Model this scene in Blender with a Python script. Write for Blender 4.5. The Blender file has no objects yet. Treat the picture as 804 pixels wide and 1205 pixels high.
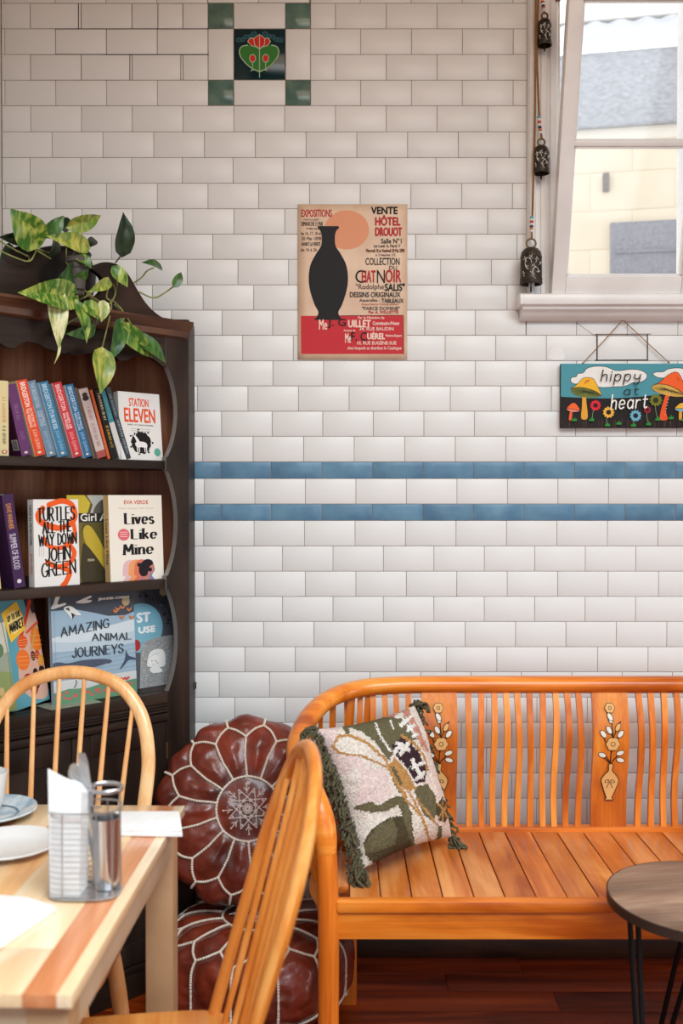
import bpy, bmesh, math, random
from mathutils import Vector, Matrix, noise
import numpy as np
random.seed(7)
PI = math.pi
SC = bpy.context.scene
COL = SC.collection

# ------------------------------------------------------------------ camera
F = 1171.0                 # 35 mm on a 36 mm tall frame, 1205 px
H = 1.39                   # lens height
TH = math.radians(0.86)    # looking slightly down
cam_d = bpy.data.cameras.new('camera')
cam_d.sensor_fit = 'VERTICAL'; cam_d.sensor_height = 36.0; cam_d.sensor_width = 24.0
cam_d.lens = 35.0
cam_d.clip_start = 0.05
cam_d.dof.use_dof = True; cam_d.dof.focus_distance = 2.85; cam_d.dof.aperture_fstop = 3.2
cam = bpy.data.objects.new('camera', cam_d); COL.objects.link(cam)
cam.location = (0, 0, H); cam.rotation_euler = (PI/2 - TH, 0, 0)
SC.camera = cam

# ------------------------------------------------------------------ world, lamps, exposure
SC.view_settings.view_transform = 'Standard'
SC.view_settings.look = 'None'
SC.view_settings.gamma = 1.0
SC.view_settings.use_curve_mapping = False
SC.view_settings.exposure = 0.0
wd = bpy.data.worlds.new('daylight'); SC.world = wd; wd.use_nodes = True
bg = wd.node_tree.nodes['Background']
bg.inputs['Color'].default_value = (0.97, 0.98, 1.0, 1)
bg.inputs['Strength'].default_value = 2.3

def area(name, loc, target, sx, sy, power, color, spread=180):
    l = bpy.data.lights.new(name, 'AREA'); l.shape = 'RECTANGLE'; l.size = sx; l.size_y = sy
    l.energy = power; l.color = color; l.spread = math.radians(spread)
    o = bpy.data.objects.new(name, l); COL.objects.link(o); o.location = loc
    o.rotation_euler = (Vector(target) - Vector(loc)).to_track_quat('-Z', 'Y').to_euler()
    return o
# unseen area lights added to set the room's brightness: a key and three fills
area('high_front_key', (0.9, -0.2, 3.2), (0.15, 2.1, -0.2), 2.6, 1.4, 59, (0.75, 0.94, 1.05), 100)  # unseen key, set high to brighten tabletops and the lower wall
area('front_fill', (0.9, -2.6, 1.3), (0.0, 2.4, 0.2), 3.0, 1.4, 7.5, (0.80, 0.90, 1.0), 80)  # added low fill from the front, lifts the shelf interiors
area('right_fill', (3.6, 1.0, 1.2), (0.2, 2.7, 0.3), 1.4, 1.6, 17, (0.98, 0.96, 0.94), 130)  # added fill from the right, no doorway stands there
area('warm_top_fill', (0.5, 0.6, 3.3), (0.4, 1.2, 0.0), 1.6, 1.6, 36, (1.0, 0.79, 0.61), 180)  # added warm fill that tints the upper wall, no lamp hangs here

# ------------------------------------------------------------------ picture geometry -> place
def ray(px, py):
    u = (px - 402.0)/F; v = (py - 602.5)/F
    return Vector((u, math.cos(TH) - v*math.sin(TH), -(math.sin(TH) + v*math.cos(TH))))
def at(px, py, Y):
    d = ray(px, py); return Vector((0, 0, H)) + d*(Y/d.y)
def on_plane(px, py, p0, n):
    d = ray(px, py); o = Vector((0, 0, H)); n = Vector(n)
    return o + d*((Vector(p0) - o).dot(n)/d.dot(n))
WALL = 3.0
def wx(px): return at(px, 585, WALL).x
def wz(py): return at(402, py, WALL).z

# ------------------------------------------------------------------ materials
def lin(c):
    def f(v):
        v /= 255.0
        return v/12.92 if v <= 0.04045 else ((v + 0.055)/1.055)**2.4
    return (f(c[0]), f(c[1]), f(c[2]), 1)
MATS = {}
def new_mat(name):
    m = bpy.data.materials.new(name); m.use_nodes = True
    return m, m.node_tree.nodes, m.node_tree.links, m.node_tree.nodes['Principled BSDF']
def flat(c, rough=0.55, metal=0.0, spec=0.2, coat=0.0):
    key = (tuple(c), rough, metal, spec, coat)
    if key in MATS: return MATS[key]
    m, n, l, b = new_mat('paint_%02x%02x%02x' % tuple(int(v) for v in c))
    b.inputs['Base Color'].default_value = lin(c); b.inputs['Roughness'].default_value = rough
    b.inputs['Metallic'].default_value = metal; b.inputs['Specular IOR Level'].default_value = spec
    b.inputs['Coat Weight'].default_value = coat
    MATS[key] = m; return m
def noisy(name, c1, c2, scale=(8, 8, 8), rough=0.5, bump=0.0, bump_scale=80, detail=4, island=0.0, spec=0.4, lo=0.35, hi=0.65, coat=0.0, rough2=None, dist=0.0, metal=0.0):
    m, n, l, b = new_mat(name)
    tc = n.new('ShaderNodeTexCoord'); mp = n.new('ShaderNodeMapping'); mp.inputs['Scale'].default_value = scale
    l.new(tc.outputs['Object'], mp.inputs['Vector'])
    nz = n.new('ShaderNodeTexNoise'); nz.inputs['Scale'].default_value = 1.0; nz.inputs['Detail'].default_value = detail
    nz.inputs['Distortion'].default_value = dist
    src = mp.outputs['Vector']
    geo = None
    if island:
        geo = n.new('ShaderNodeNewGeometry')
        vm = n.new('ShaderNodeVectorMath'); vm.operation = 'SCALE'; vm.inputs[0].default_value = (37, 53, 29)
        l.new(geo.outputs['Random Per Island'], vm.inputs['Scale'])
        va = n.new('ShaderNodeVectorMath'); va.operation = 'ADD'
        l.new(src, va.inputs[0]); l.new(vm.outputs[0], va.inputs[1]); src = va.outputs[0]
    l.new(src, nz.inputs['Vector'])
    cr = n.new('ShaderNodeValToRGB'); cr.color_ramp.elements[0].position = lo; cr.color_ramp.elements[1].position = hi
    cr.color_ramp.elements[0].color = lin(c1); cr.color_ramp.elements[1].color = lin(c2)
    l.new(nz.outputs['Fac'], cr.inputs['Fac'])
    out = cr.outputs['Color']
    if island:
        mr = n.new('ShaderNodeMapRange'); mr.inputs['To Min'].default_value = 1 - island; mr.inputs['To Max'].default_value = 1 + island
        l.new(geo.outputs['Random Per Island'], mr.inputs['Value'])
        hs = n.new('ShaderNodeHueSaturation'); l.new(out, hs.inputs['Color']); l.new(mr.outputs['Result'], hs.inputs['Value'])
        out = hs.outputs['Color']
    l.new(out, b.inputs['Base Color'])
    b.inputs['Roughness'].default_value = rough; b.inputs['Specular IOR Level'].default_value = spec
    b.inputs['Coat Weight'].default_value = coat; b.inputs['Metallic'].default_value = metal
    if bump:
        n2 = n.new('ShaderNodeTexNoise'); n2.inputs['Scale'].default_value = bump_scale; n2.inputs['Detail'].default_value = 3
        l.new(tc.outputs['Object'], n2.inputs['Vector'])
        bp = n.new('ShaderNodeBump'); bp.inputs['Strength'].default_value = bump; bp.inputs['Distance'].default_value = 0.004
        l.new(n2.outputs['Fac'], bp.inputs['Height']); l.new(bp.outputs['Normal'], b.inputs['Normal'])
    return m
def wood(name, c1, c2, axis=0, rough=0.4, grain=40, along=2.2, island=0.12, bump=0.08, coat=0.0, c3=None, spec=0.4, swirl=2.2):
    """streaky figure running along one local axis"""
    m, n, l, b = new_mat(name)
    tc = n.new('ShaderNodeTexCoord'); mp = n.new('ShaderNodeMapping')
    s = [grain*0.32]*3; s[axis] = along; mp.inputs['Scale'].default_value = s
    l.new(tc.outputs['Object'], mp.inputs['Vector'])
    geo = n.new('ShaderNodeNewGeometry')
    vm = n.new('ShaderNodeVectorMath'); vm.operation = 'SCALE'; vm.inputs[0].default_value = (17, 23, 31)
    l.new(geo.outputs['Random Per Island'], vm.inputs['Scale'])
    va = n.new('ShaderNodeVectorMath'); va.operation = 'ADD'
    l.new(mp.outputs['Vector'], va.inputs[0]); l.new(vm.outputs[0], va.inputs[1])
    nz = n.new('ShaderNodeTexNoise'); nz.inputs['Scale'].default_value = 0.6; nz.inputs['Detail'].default_value = 5
    nz.inputs['Distortion'].default_value = swirl
    l.new(va.outputs[0], nz.inputs['Vector'])
    mp2 = n.new('ShaderNodeMapping'); s2 = [grain*6.0]*3; s2[axis] = along*3; mp2.inputs['Scale'].default_value = s2
    l.new(tc.outputs['Object'], mp2.inputs['Vector'])
    nf = n.new('ShaderNodeTexNoise'); nf.inputs['Scale'].default_value = 1.0; nf.inputs['Detail'].default_value = 2
    l.new(mp2.outputs['Vector'], nf.inputs['Vector'])
    mx = n.new('ShaderNodeMath'); mx.operation = 'MULTIPLY_ADD'; mx.inputs[1].default_value = 0.22
    l.new(nf.outputs['Fac'], mx.inputs[0]); l.new(nz.outputs['Fac'], mx.inputs[2])
    cr = n.new('ShaderNodeValToRGB'); e = cr.color_ramp.elements
    e[0].position = 0.42; e[1].position = 0.80; e[0].color = lin(c1); e[1].color = lin(c2)
    if c3:
        k = e.new(0.62); k.color = lin(c3)
    l.new(mx.outputs[0], cr.inputs['Fac'])
    mr = n.new('ShaderNodeMapRange'); mr.inputs['To Min'].default_value = 1 - island; mr.inputs['To Max'].default_value = 1 + island
    l.new(geo.outputs['Random Per Island'], mr.inputs['Value'])
    hs = n.new('ShaderNodeHueSaturation'); l.new(cr.outputs['Color'], hs.inputs['Color']); l.new(mr.outputs['Result'], hs.inputs['Value'])
    l.new(hs.outputs['Color'], b.inputs['Base Color'])
    b.inputs['Roughness'].default_value = rough; b.inputs['Coat Weight'].default_value = coat; b.inputs['Coat Roughness'].default_value = 0.2
    b.inputs['Specular IOR Level'].default_value = spec
    bp = n.new('ShaderNodeBump'); bp.inputs['Strength'].default_value = bump; bp.inputs['Distance'].default_value = 0.003
    l.new(nf.outputs['Fac'], bp.inputs['Height']); l.new(bp.outputs['Normal'], b.inputs['Normal'])
    return m

# ------------------------------------------------------------------ mesh builder
class MB:
    def __init__(s):
        s.v = []; s.f = []; s.mi = []; s.sm = []
    def add(s, verts, faces, mi=0, smooth=False, M=None):
        o = len(s.v)
        if M is not None: verts = [M @ Vector(p) for p in verts]
        s.v += [tuple(p) for p in verts]
        for f in faces: s.f.append([o + i for i in f]); s.mi.append(mi); s.sm.append(smooth)
        return s
    def box(s, x0, x1, y0, y1, z0, z1, mi=0, M=None, bev=0.0):
        bm = bmesh.new(); bmesh.ops.create_cube(bm, size=1)
        for v in bm.verts:
            v.co = Vector(((x0+x1)/2 + v.co.x*(x1-x0), (y0+y1)/2 + v.co.y*(y1-y0), (z0+z1)/2 + v.co.z*(z1-z0)))
        if bev: bmesh.ops.bevel(bm, geom=list(bm.edges), offset=min(bev, 0.45*min(abs(x1-x0), abs(y1-y0), abs(z1-z0))), segments=2, affect='EDGES', profile=0.6)
        return s.bm(bm, mi, bool(bev), M)
    def bm(s, bm, mi=0, smooth=False, M=None):
        bm.verts.index_update()
        s.add([v.co.copy() for v in bm.verts], [[v.index for v in f.verts] for f in bm.faces], mi, smooth, M); bm.free(); return s
    def prism(s, pts, h0, h1, axis='z', mi=0, M=None, bev=0.0, smooth=False):
        """polygon pts extruded; axis z: pts are (x,y); axis y: pts are (x,z) extruded along y; axis x: pts are (y,z)"""
        def p3(p, h):
            return (p[0], p[1], h) if axis == 'z' else ((p[0], h, p[1]) if axis == 'y' else (h, p[0], p[1]))
        bm = bmesh.new(); vs = [bm.verts.new(p3(p, h0)) for p in pts]
        f = bm.faces.new(vs)
        r = bmesh.ops.extrude_face_region(bm, geom=[f])
        d = Vector(p3((0, 0), h1)) - Vector(p3((0, 0), h0))
        bmesh.ops.translate(bm, verts=[g for g in r['geom'] if isinstance(g, bmesh.types.BMVert)], vec=d)
        bmesh.ops.recalc_face_normals(bm, faces=list(bm.faces))
        if bev:
            es = [e for e in bm.edges if len(e.link_faces) == 2 and e.link_faces[0].normal.angle(e.link_faces[1].normal, 0) > 0.9]
            bmesh.ops.bevel(bm, geom=es, offset=bev, segments=2, affect='EDGES', profile=0.6)
        big = [g for g in bm.faces if len(g.verts) > 4]
        if big: bmesh.ops.triangulate(bm, faces=big)
        return s.bm(bm, mi, smooth, M)
    def tube(s, path, r, seg=8, mi=0, cap=True, M=None, flat=None, up=None, closed=False):
        """flat=(a,b): oval section scale; r number or list; up reference direction"""
        P = [Vector(p) for p in path]; n = len(P)
        R = r if isinstance(r, (list, tuple)) else [r]*n
        verts = []; faces = []; ref = Vector(up) if up else None; prev = None
        for i in range(n):
            if closed: t = (P[(i+1) % n] - P[(i-1) % n])
            else: t = P[min(i+1, n-1)] - P[max(i-1, 0)]
            t = t.normalized() if t.length > 1e-9 else Vector((0, 0, 1))
            if ref is not None:
                a = ref - t*ref.dot(t)
                if a.length < 1e-4: a = prev or Vector((1, 0, 0))
            elif prev is not None: a = prev - t*prev.dot(t)
            else:
                a = Vector((0, 0, 1)) if abs(t.z) < 0.9 else Vector((1, 0, 0)); a = a - t*a.dot(t)
            a.normalize(); prev = a; b = t.cross(a)
            fa, fb = (flat[i] if isinstance(flat, list) else flat) if flat else (1, 1)
            for k in range(seg):
                an = 2*PI*k/seg
                verts.append(P[i] + a*(math.cos(an)*R[i]*fa) + b*(math.sin(an)*R[i]*fb))
        m = n if closed else n - 1
        for i in range(m):
            j = (i+1) % n
            for k in range(seg):
                faces.append([i*seg+k, i*seg+(k+1) % seg, j*seg+(k+1) % seg, j*seg+k])
        if cap and not closed:
            faces.append(list(range(seg))[::-1]); faces.append([(n-1)*seg+k for k in range(seg)])
        return s.add(verts, faces, mi, True, M)
    def lathe(s, prof, seg=24, mi=0, M=None, a0=0, a1=2*PI, smooth=True):
        full = abs(a1 - a0 - 2*PI) < 1e-6; ns = seg if full else seg + 1
        verts = []; faces = []
        for r, z in prof:
            for k in range(ns):
                a = a0 + (a1-a0)*k/seg; verts.append((r*math.cos(a), r*math.sin(a), z))
        for i in range(len(prof)-1):
            for k in range(seg):
                k2 = (k+1) % ns
                faces.append([i*ns+k, i*ns+k2, (i+1)*ns+k2, (i+1)*ns+k])
        return s.add(verts, faces, mi, smooth, M)
    def sphere(s, c, r, mi=0, seg=12, sc=(1, 1, 1), M=None):
        bm = bmesh.new(); bmesh.ops.create_uvsphere(bm, u_segments=seg, v_segments=max(6, seg//2), radius=1)
        for v in bm.verts: v.co = Vector((c[0]+v.co.x*r*sc[0], c[1]+v.co.y*r*sc[1], c[2]+v.co.z*r*sc[2]))
        return s.bm(bm, mi, True, M)
    def build(s, name, mats, parent=None, origin=None, clean=True):
        me = bpy.data.meshes.new(name)
        vs = s.v if origin is None else [tuple(Vector(p) - Vector(origin)) for p in s.v]
        me.from_pydata(vs, [], s.f)
        if not isinstance(mats, (list, tuple)): mats = [mats]
        for m in mats: me.materials.append(m)
        me.polygons.foreach_set('material_index', s.mi); me.polygons.foreach_set('use_smooth', s.sm)
        me.update()
        if clean:
            bm = bmesh.new(); bm.from_mesh(me); bmesh.ops.recalc_face_normals(bm, faces=list(bm.faces)); bm.to_mesh(me); bm.free()
        if hasattr(me, 'set_sharp_from_angle'): me.set_sharp_from_angle(angle=math.radians(38))
        o = bpy.data.objects.new(name, me); COL.objects.link(o)
        if parent is not None: o.parent = parent
        return o

def tag(o, label=None, cat=None, group=None, kind=None):
    if label: o['label'] = label
    if cat: o['category'] = cat
    if group: o['group'] = group
    if kind: o['kind'] = kind
    return o
def thing(name, label, cat, loc=(0, 0, 0), rz=0.0, group=None, M=None):
    o = bpy.data.objects.new(name, None); COL.objects.link(o); o.empty_display_size = 0.05
    if M is not None: o.matrix_world = M
    else: o.location = loc; o.rotation_euler = (0, 0, rz)
    return tag(o, label, cat, group)
def smooth_path(pts, n=6, closed=False):
    P = [Vector(p) for p in pts]; out = []; m = len(P)
    rng = range(m) if closed else range(m-1)
    for i in rng:
        g = (lambda k: P[k % m]) if closed else (lambda k: P[max(0, min(m-1, k))])
        a, b, c, d = g(i-1), g(i), g(i+1), g(i+2)
        for k in range(n):
            t = k/n
            out.append(0.5*((2*b) + (c-a)*t + (2*a-5*b+4*c-d)*t*t + (3*b-a-3*c+d)*t**3))
    if not closed: out.append(P[-1])
    return out
def smooth2(pts, n=5, closed=True):
    return [(p.x, p.y) for p in smooth_path([(a, b, 0) for a, b in pts], n, closed)]

# ------------------------------------------------------------------ flat printing and lettering
GL = {
'A': "0,0 3,9 6,0;1.2,3.3 4.8,3.3", 'B': "0,0 0,9;~0,9 4,8.7 5,6.9 3.8,5 0,4.8;~0,4.8 4.5,4.6 6,2.5 4.5,0.2 0,0",
'C': "~5.6,7.4 4,9 1.5,8.4 0,4.5 1.5,.6 4,0 5.8,1.6", 'D': "0,0 0,9;~0,9 4,8.3 5.8,4.5 4,.7 0,0",
'E': "5,9 0,9 0,0 5,0;0,4.7 4,4.7", 'F': "5,9 0,9 0,0;0,4.7 4,4.7", 'G': "~5.6,7.4 4,9 1.5,8.4 0,4.5 1.5,.6 4,0 5.6,1.4 5.7,4;5.8,4 3.4,4",
'H': "0,0 0,9;6,0 6,9;0,4.7 6,4.7", 'I': "0,0 0,9", 'J': "4,9 4,2.5;~4,2.5 3.2,.4 1.4,0 0,1.6", 'K': "0,0 0,9;5.5,9 0,4;1.8,5.4 6,0",
'L': "0,9 0,0 5,0", 'M': "0,0 0.6,9 3.5,2.5 6.4,9 7,0", 'N': "0,0 0,9 5.8,0 5.8,9", 'O': "~3,9 .7,7.4 0,4.5 .7,1.6 3,0 5.3,1.6 6,4.5 5.3,7.4 3,9",
'P': "0,0 0,9;~0,9 4.4,8.7 5.4,6.6 4.4,4.4 0,4.2", 'Q': "~3,9 .7,7.4 0,4.5 .7,1.6 3,0 5.3,1.6 6,4.5 5.3,7.4 3,9;3.6,2 6.2,-.6",
'R': "0,0 0,9;~0,9 4.4,8.7 5.2,6.8 4.2,4.9 0,4.6;2.4,4.6 5.6,0", 'S': "~5.2,7.6 3.6,9 1.4,8.6 .4,7 1.4,5.2 4.2,4 5.3,2.2 4,.3 1.6,0 0,1.6",
'T': "0,9 6,9;3,9 3,0", 'U': "0,9 0,3;~0,3 .8,.7 3,0 5.2,.7 6,3;6,3 6,9", 'V': "0,9 3,0 6,9", 'W': "0,9 1.9,0 4,7.5 6.1,0 8,9",
'X': "0,0 5.6,9;0,9 5.6,0", 'Y': "0,9 3,4.5 6,9;3,4.5 3,0", 'Z': "0,9 5.4,9 0,0 5.6,0",
'a': "~4.4,4.6 2.4,5.8 .4,4.4 .2,1.6 1.8,0 3.6,.8 4.4,2.4;4.5,5.6 4.6,0", 'e': "~.3,3 4.4,3.2 3.9,5.2 2.2,5.8 .5,4.6 .2,1.8 1.8,0 4.2,1",
'h': "0,9.6 0,0;~0,3.8 1.8,5.7 3.6,5.2 4,3.4;4,3.4 4,0", 'i': "0,5.6 0,0;0,7.6 0,8.2", 'k': "0,9.6 0,0;4,5.6 0,2.4;1.4,3.5 4.3,0",
'n': "0,5.6 0,0;~0,3.8 1.8,5.7 3.6,5.2 4,3.4;4,3.4 4,0", 'p': "0,5.6 0,-3.4;~0,4 1.8,5.8 4,4.8 4.3,2.6 3.2,.3 1.4,.1 0,1.4",
'r': "0,5.6 0,0;~0,3.6 1.4,5.4 3.2,5.4", 's': "~3.6,4.8 2.2,5.8 .5,4.9 .8,3.4 3.2,2.5 3.6,1 2,0 0,.8", 't': "1.4,8.6 1.4,1;~1.4,1 2.2,0 3.6,.6;0,5.8 3.6,5.8",
'v': "0,5.6 2.2,0 4.4,5.6", 'y': "~0,5.6 .2,2.6 2,1.4 4,2.8;~4.2,5.6 4.1,0 3.2,-2.6 1.2,-3 .2,-2", 'l': "0,9.6 0,0", 'G_': "",
}
TXT = {}
def font_mesh(s):
    if s in TXT: return TXT[s]
    cu = bpy.data.curves.new('lettering', 'FONT'); cu.body = s; cu.size = 1.0; cu.resolution_u = 3
    o = bpy.data.objects.new('lettering', cu)
    me = bpy.data.meshes.new_from_object(o)
    vs = [(v.co.x, v.co.y) for v in me.vertices]; fs = [list(p.vertices) for p in me.polygons]
    bpy.data.objects.remove(o); bpy.data.meshes.remove(me); bpy.data.curves.remove(cu)
    TXT[s] = (vs, fs); return vs, fs

class Art:
    """flat inks laid on a sheet, drawn in the units of a box (x right, y DOWN) and mapped on W x Hh metres"""
    def __init__(s, x0, y0, x1, y1, W, Hh, step=0.00004):
        s.b = (x0, y0, x1, y1); s.W = W; s.H = Hh; s.mb = MB(); s.cols = []; s.step = step; s.k = 0; s.j = 0
        s.sx = W/(x1-x0); s.sy = Hh/(y1-y0)
    def mi(s, c, rough=0.5):
        key = (tuple(c), rough)
        if key not in s.cols: s.cols.append(key)
        return s.cols.index(key)
    def put(s, pts, faces, c, rough=0.5, up=True):
        if up: s.k += 1
        s.j = 0 if up else s.j + 1
        d = s.step*(s.k + 2) + min(s.j*1.0e-6, s.step*.95); x0, y0, x1, y1 = s.b
        s.mb.add([((x - x0)*s.sx, -d, (y1 - y)*s.sy) for x, y in pts], faces, s.mi(c, rough))
    def clip(s, pts):
        x0, y0, x1, y1 = s.b
        def cut(P, ins, inter):
            out = []
            for i in range(len(P)):
                a, b = P[i-1], P[i]
                if ins(b):
                    if not ins(a): out.append(inter(a, b))
                    out.append(b)
                elif ins(a): out.append(inter(a, b))
            return out
        def ix(v): return lambda a, b: (v, a[1] + (b[1]-a[1])*(v-a[0])/(b[0]-a[0]))
        def iy(v): return lambda a, b: (a[0] + (b[0]-a[0])*(v-a[1])/(b[1]-a[1]), v)
        for ins, inter in ((lambda p: p[0] >= x0, ix(x0)), (lambda p: p[0] <= x1, ix(x1)), (lambda p: p[1] >= y0, iy(y0)), (lambda p: p[1] <= y1, iy(y1))):
            if pts: pts = cut(pts, ins, inter)
        return pts
    def poly(s, pts, c, sm=False, rough=0.5, clip=True):
        if sm: pts = smooth2(pts, 5)
        if clip: pts = s.clip(pts)
        if len(pts) < 3: return
        from mathutils.geometry import tessellate_polygon
        tr = tessellate_polygon([[Vector((x, y, 0)) for x, y in pts]])
        s.put(pts, [list(t) for t in tr], c, rough)
    def dots(s, items, c, n=8):
        """many small flecks of one ink in a single layer: (x, y, rx, ry, turn)"""
        s.k += 1; s.j = 0
        for x, y, rx, ry, t in items:
            ca, sa = math.cos(t), math.sin(t)
            P = s.clip([(x + ca*rx*math.cos(2*PI*k/n) - sa*ry*math.sin(2*PI*k/n), y + sa*rx*math.cos(2*PI*k/n) + ca*ry*math.sin(2*PI*k/n)) for k in range(n)])
            if len(P) > 2: s.put(P, [list(range(len(P)))], c, up=False)
    def rect(s, x0, y0, x1, y1, c): s.poly([(x0, y0), (x1, y0), (x1, y1), (x0, y1)], c)
    def ell(s, cx, cy, rx, ry, c, n=20, rot=0):
        ca, sa = math.cos(math.radians(rot)), math.sin(math.radians(rot))
        s.poly([(cx + ca*rx*math.cos(2*PI*k/n) - sa*ry*math.sin(2*PI*k/n), cy + sa*rx*math.cos(2*PI*k/n) + ca*ry*math.sin(2*PI*k/n)) for k in range(n)], c)
    def ring(s, cx, cy, rx, ry, w, c, n=28):
        P = [(cx + math.cos(2*PI*k/n)*rx, cy + math.sin(2*PI*k/n)*ry) for k in range(n+1)]; s.line(P, w, c)
    def line(s, pts, w, c, sm=False, up=True, nib=None, rough=0.5):
        """a brush line as mitred strips that share their edges; split at sharp corners"""
        if sm: pts = smooth2(pts, 5, False)
        P = [pts[0]]
        for p in pts[1:]:
            if math.hypot(p[0]-P[-1][0], p[1]-P[-1][1]) > 1e-4: P.append(p)
        if len(P) < 2: return
        if up: s.k += 1; s.j = 0
        D = []
        for i in range(len(P)-1):
            L = math.hypot(P[i+1][0]-P[i][0], P[i+1][1]-P[i][1]); D.append(((P[i+1][0]-P[i][0])/L, (P[i+1][1]-P[i][1])/L))
        wd = lambda d: w if nib is None else nib[0] + (nib[1] - nib[0])*abs(d[1])
        runs = []; st = 0
        for i in range(1, len(D)):
            if D[i][0]*D[i-1][0] + D[i][1]*D[i-1][1] < 0.25: runs.append((st, i)); st = i
        runs.append((st, len(D)))
        for a, b in runs:
            V = []; Fc = []; n = b - a
            for i in range(a, b+1):
                d0 = D[max(a, i-1)]; d1 = D[min(b-1, i)]; t = (d0[0]+d1[0], d0[1]+d1[1]); L = math.hypot(*t) or 1; t = (t[0]/L, t[1]/L)
                cs = max(.5, t[0]*d1[0] + t[1]*d1[1]); h = (wd(d0)+wd(d1))/4/cs
                V += [(P[i][0]-t[1]*h, P[i][1]+t[0]*h), (P[i][0]+t[1]*h, P[i][1]-t[0]*h)]
            for i in range(n): Fc.append([2*i, 2*i+1, 2*i+3, 2*i+2])
            for e, d, sg, i0 in ((a, D[a], -1, 0), (b, D[b-1], 1, 2*n)):
                r = min(wd(d), w)/2; o = len(V); k0 = V[i0]; k1 = V[i0+1]
                if nib is None or nib[1] - nib[0] < 6:
                    h = wd(d)/2; aa = math.atan2(d[1]*sg, d[0]*sg)
                    mids = [(P[e][0] + math.cos(aa + q)*h, P[e][1] + math.sin(aa + q)*h) for q in (-PI/4, 0, PI/4)]
                    V += mids
                    first = i0 if math.hypot(k0[0]-mids[0][0], k0[1]-mids[0][1]) < math.hypot(k1[0]-mids[0][0], k1[1]-mids[0][1]) else i0+1
                    Fc.append([first, o, o+1, o+2, (i0+1) if first == i0 else i0])
            s.put(V, Fc, c, rough, up=False)
    def text(s, t, x0, y0, x1, y1, c, bold=0.0, shear=0.0, rot=0, skew=0.0):
        """block letters fitted in a box; rot 90 = reading downwards"""
        vs, fs = font_mesh(t)
        if not vs: return
        vs = [(x + shear*y, y) for x, y in vs]
        xa, xb = min(v[0] for v in vs), max(v[0] for v in vs); ya, yb = min(v[1] for v in vs), max(v[1] for v in vs)
        def mp(x, y):
            u = (x-xa)/(xb-xa); v = (y-ya)/(yb-ya)
            if rot == 90: return (x0 + (x1-x0)*v, y0 + (y1-y0)*u)
            return (x0 + (x1-x0)*u, y1 - (y1-y0)*v + skew*u)
        s.k += 1; s.j = 0
        offs = [(0, 0)] if not bold else [(-bold, 0), (bold, 0), (0, bold), (0, -bold)]
        for dx, dy in offs:
            s.put([(mp(x, y)[0]+dx, mp(x, y)[1]+dy) for x, y in vs], fs, c, up=False)
    def pen(s, t, x0, y0, x1, y1, c, w, nib=None, skew=0.0, gap=2.0, serif=0.0, jit=0.0, lean=0.0):
        """stroke lettering; y0 is the top of the capitals and y1 the base line"""
        x = 0; S = []
        for ch in t:
            if ch == ' ': x += 4.5; continue
            st = []; mxx = 0
            for part in GL[ch].split(';'):
                sm = part.startswith('~'); P = [tuple(float(q) for q in p.split(',')) for p in part.lstrip('~').split()]
                if sm: P = smooth2(P, 4, False)
                st.append(P); mxx = max(mxx, max(p[0] for p in P))
            for P in st: S.append([(p[0]+x+lean*p[1], p[1] + (0)) for p in P])
            x += mxx + gap
        tot = x - gap; s.k += 1; s.j = 0
        kx = (x1-x0)/tot; ky = (y1-y0)/9.0
        for P in S:
            jx, jy = random.uniform(-jit, jit), random.uniform(-jit, jit)
            Q = [(x0 + p[0]*kx + jx, y1 - p[1]*ky + jy + skew*(p[0]/tot)) for p in P]
            s.line(Q, w, c, up=False, nib=nib)
            if serif:
                for a, b in ((Q[0], Q[1]), (Q[-1], Q[-2])):
                    if abs(a[1]-b[1]) > 1.2*abs(a[0]-b[0]) and abs(a[1]-b[1]) > (y1-y0)*0.25:
                        s.line([(a[0]-serif, a[1]), (a[0]+serif, a[1])], (nib or (w, w))[0]*1.1, c, up=False)
    def build(s, name, parent, fn=None, label=None, finish=None):
        """fn maps (x, y, z) of the sheet (y = -lift) into the parent's space"""
        if fn: s.mb.v = [tuple(fn(Vector(p))) for p in s.mb.v]
        o = s.mb.build(name, [finish(c) if finish else flat(c, r) for c, r in s.cols], parent, clean=False)
        if label: o['label'] = label
        return o
# ------------------------------------------------------------------ the room
XL, XR, YB, ZC = -1.02, 4.6, -3.0, 3.45
HX0, HX1, HZ0, HZ1 = 0.645, 1.045, 1.990, 3.02     # window opening
CX0, CX1 = wx(619.0), 1.14                          # casing edges

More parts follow.
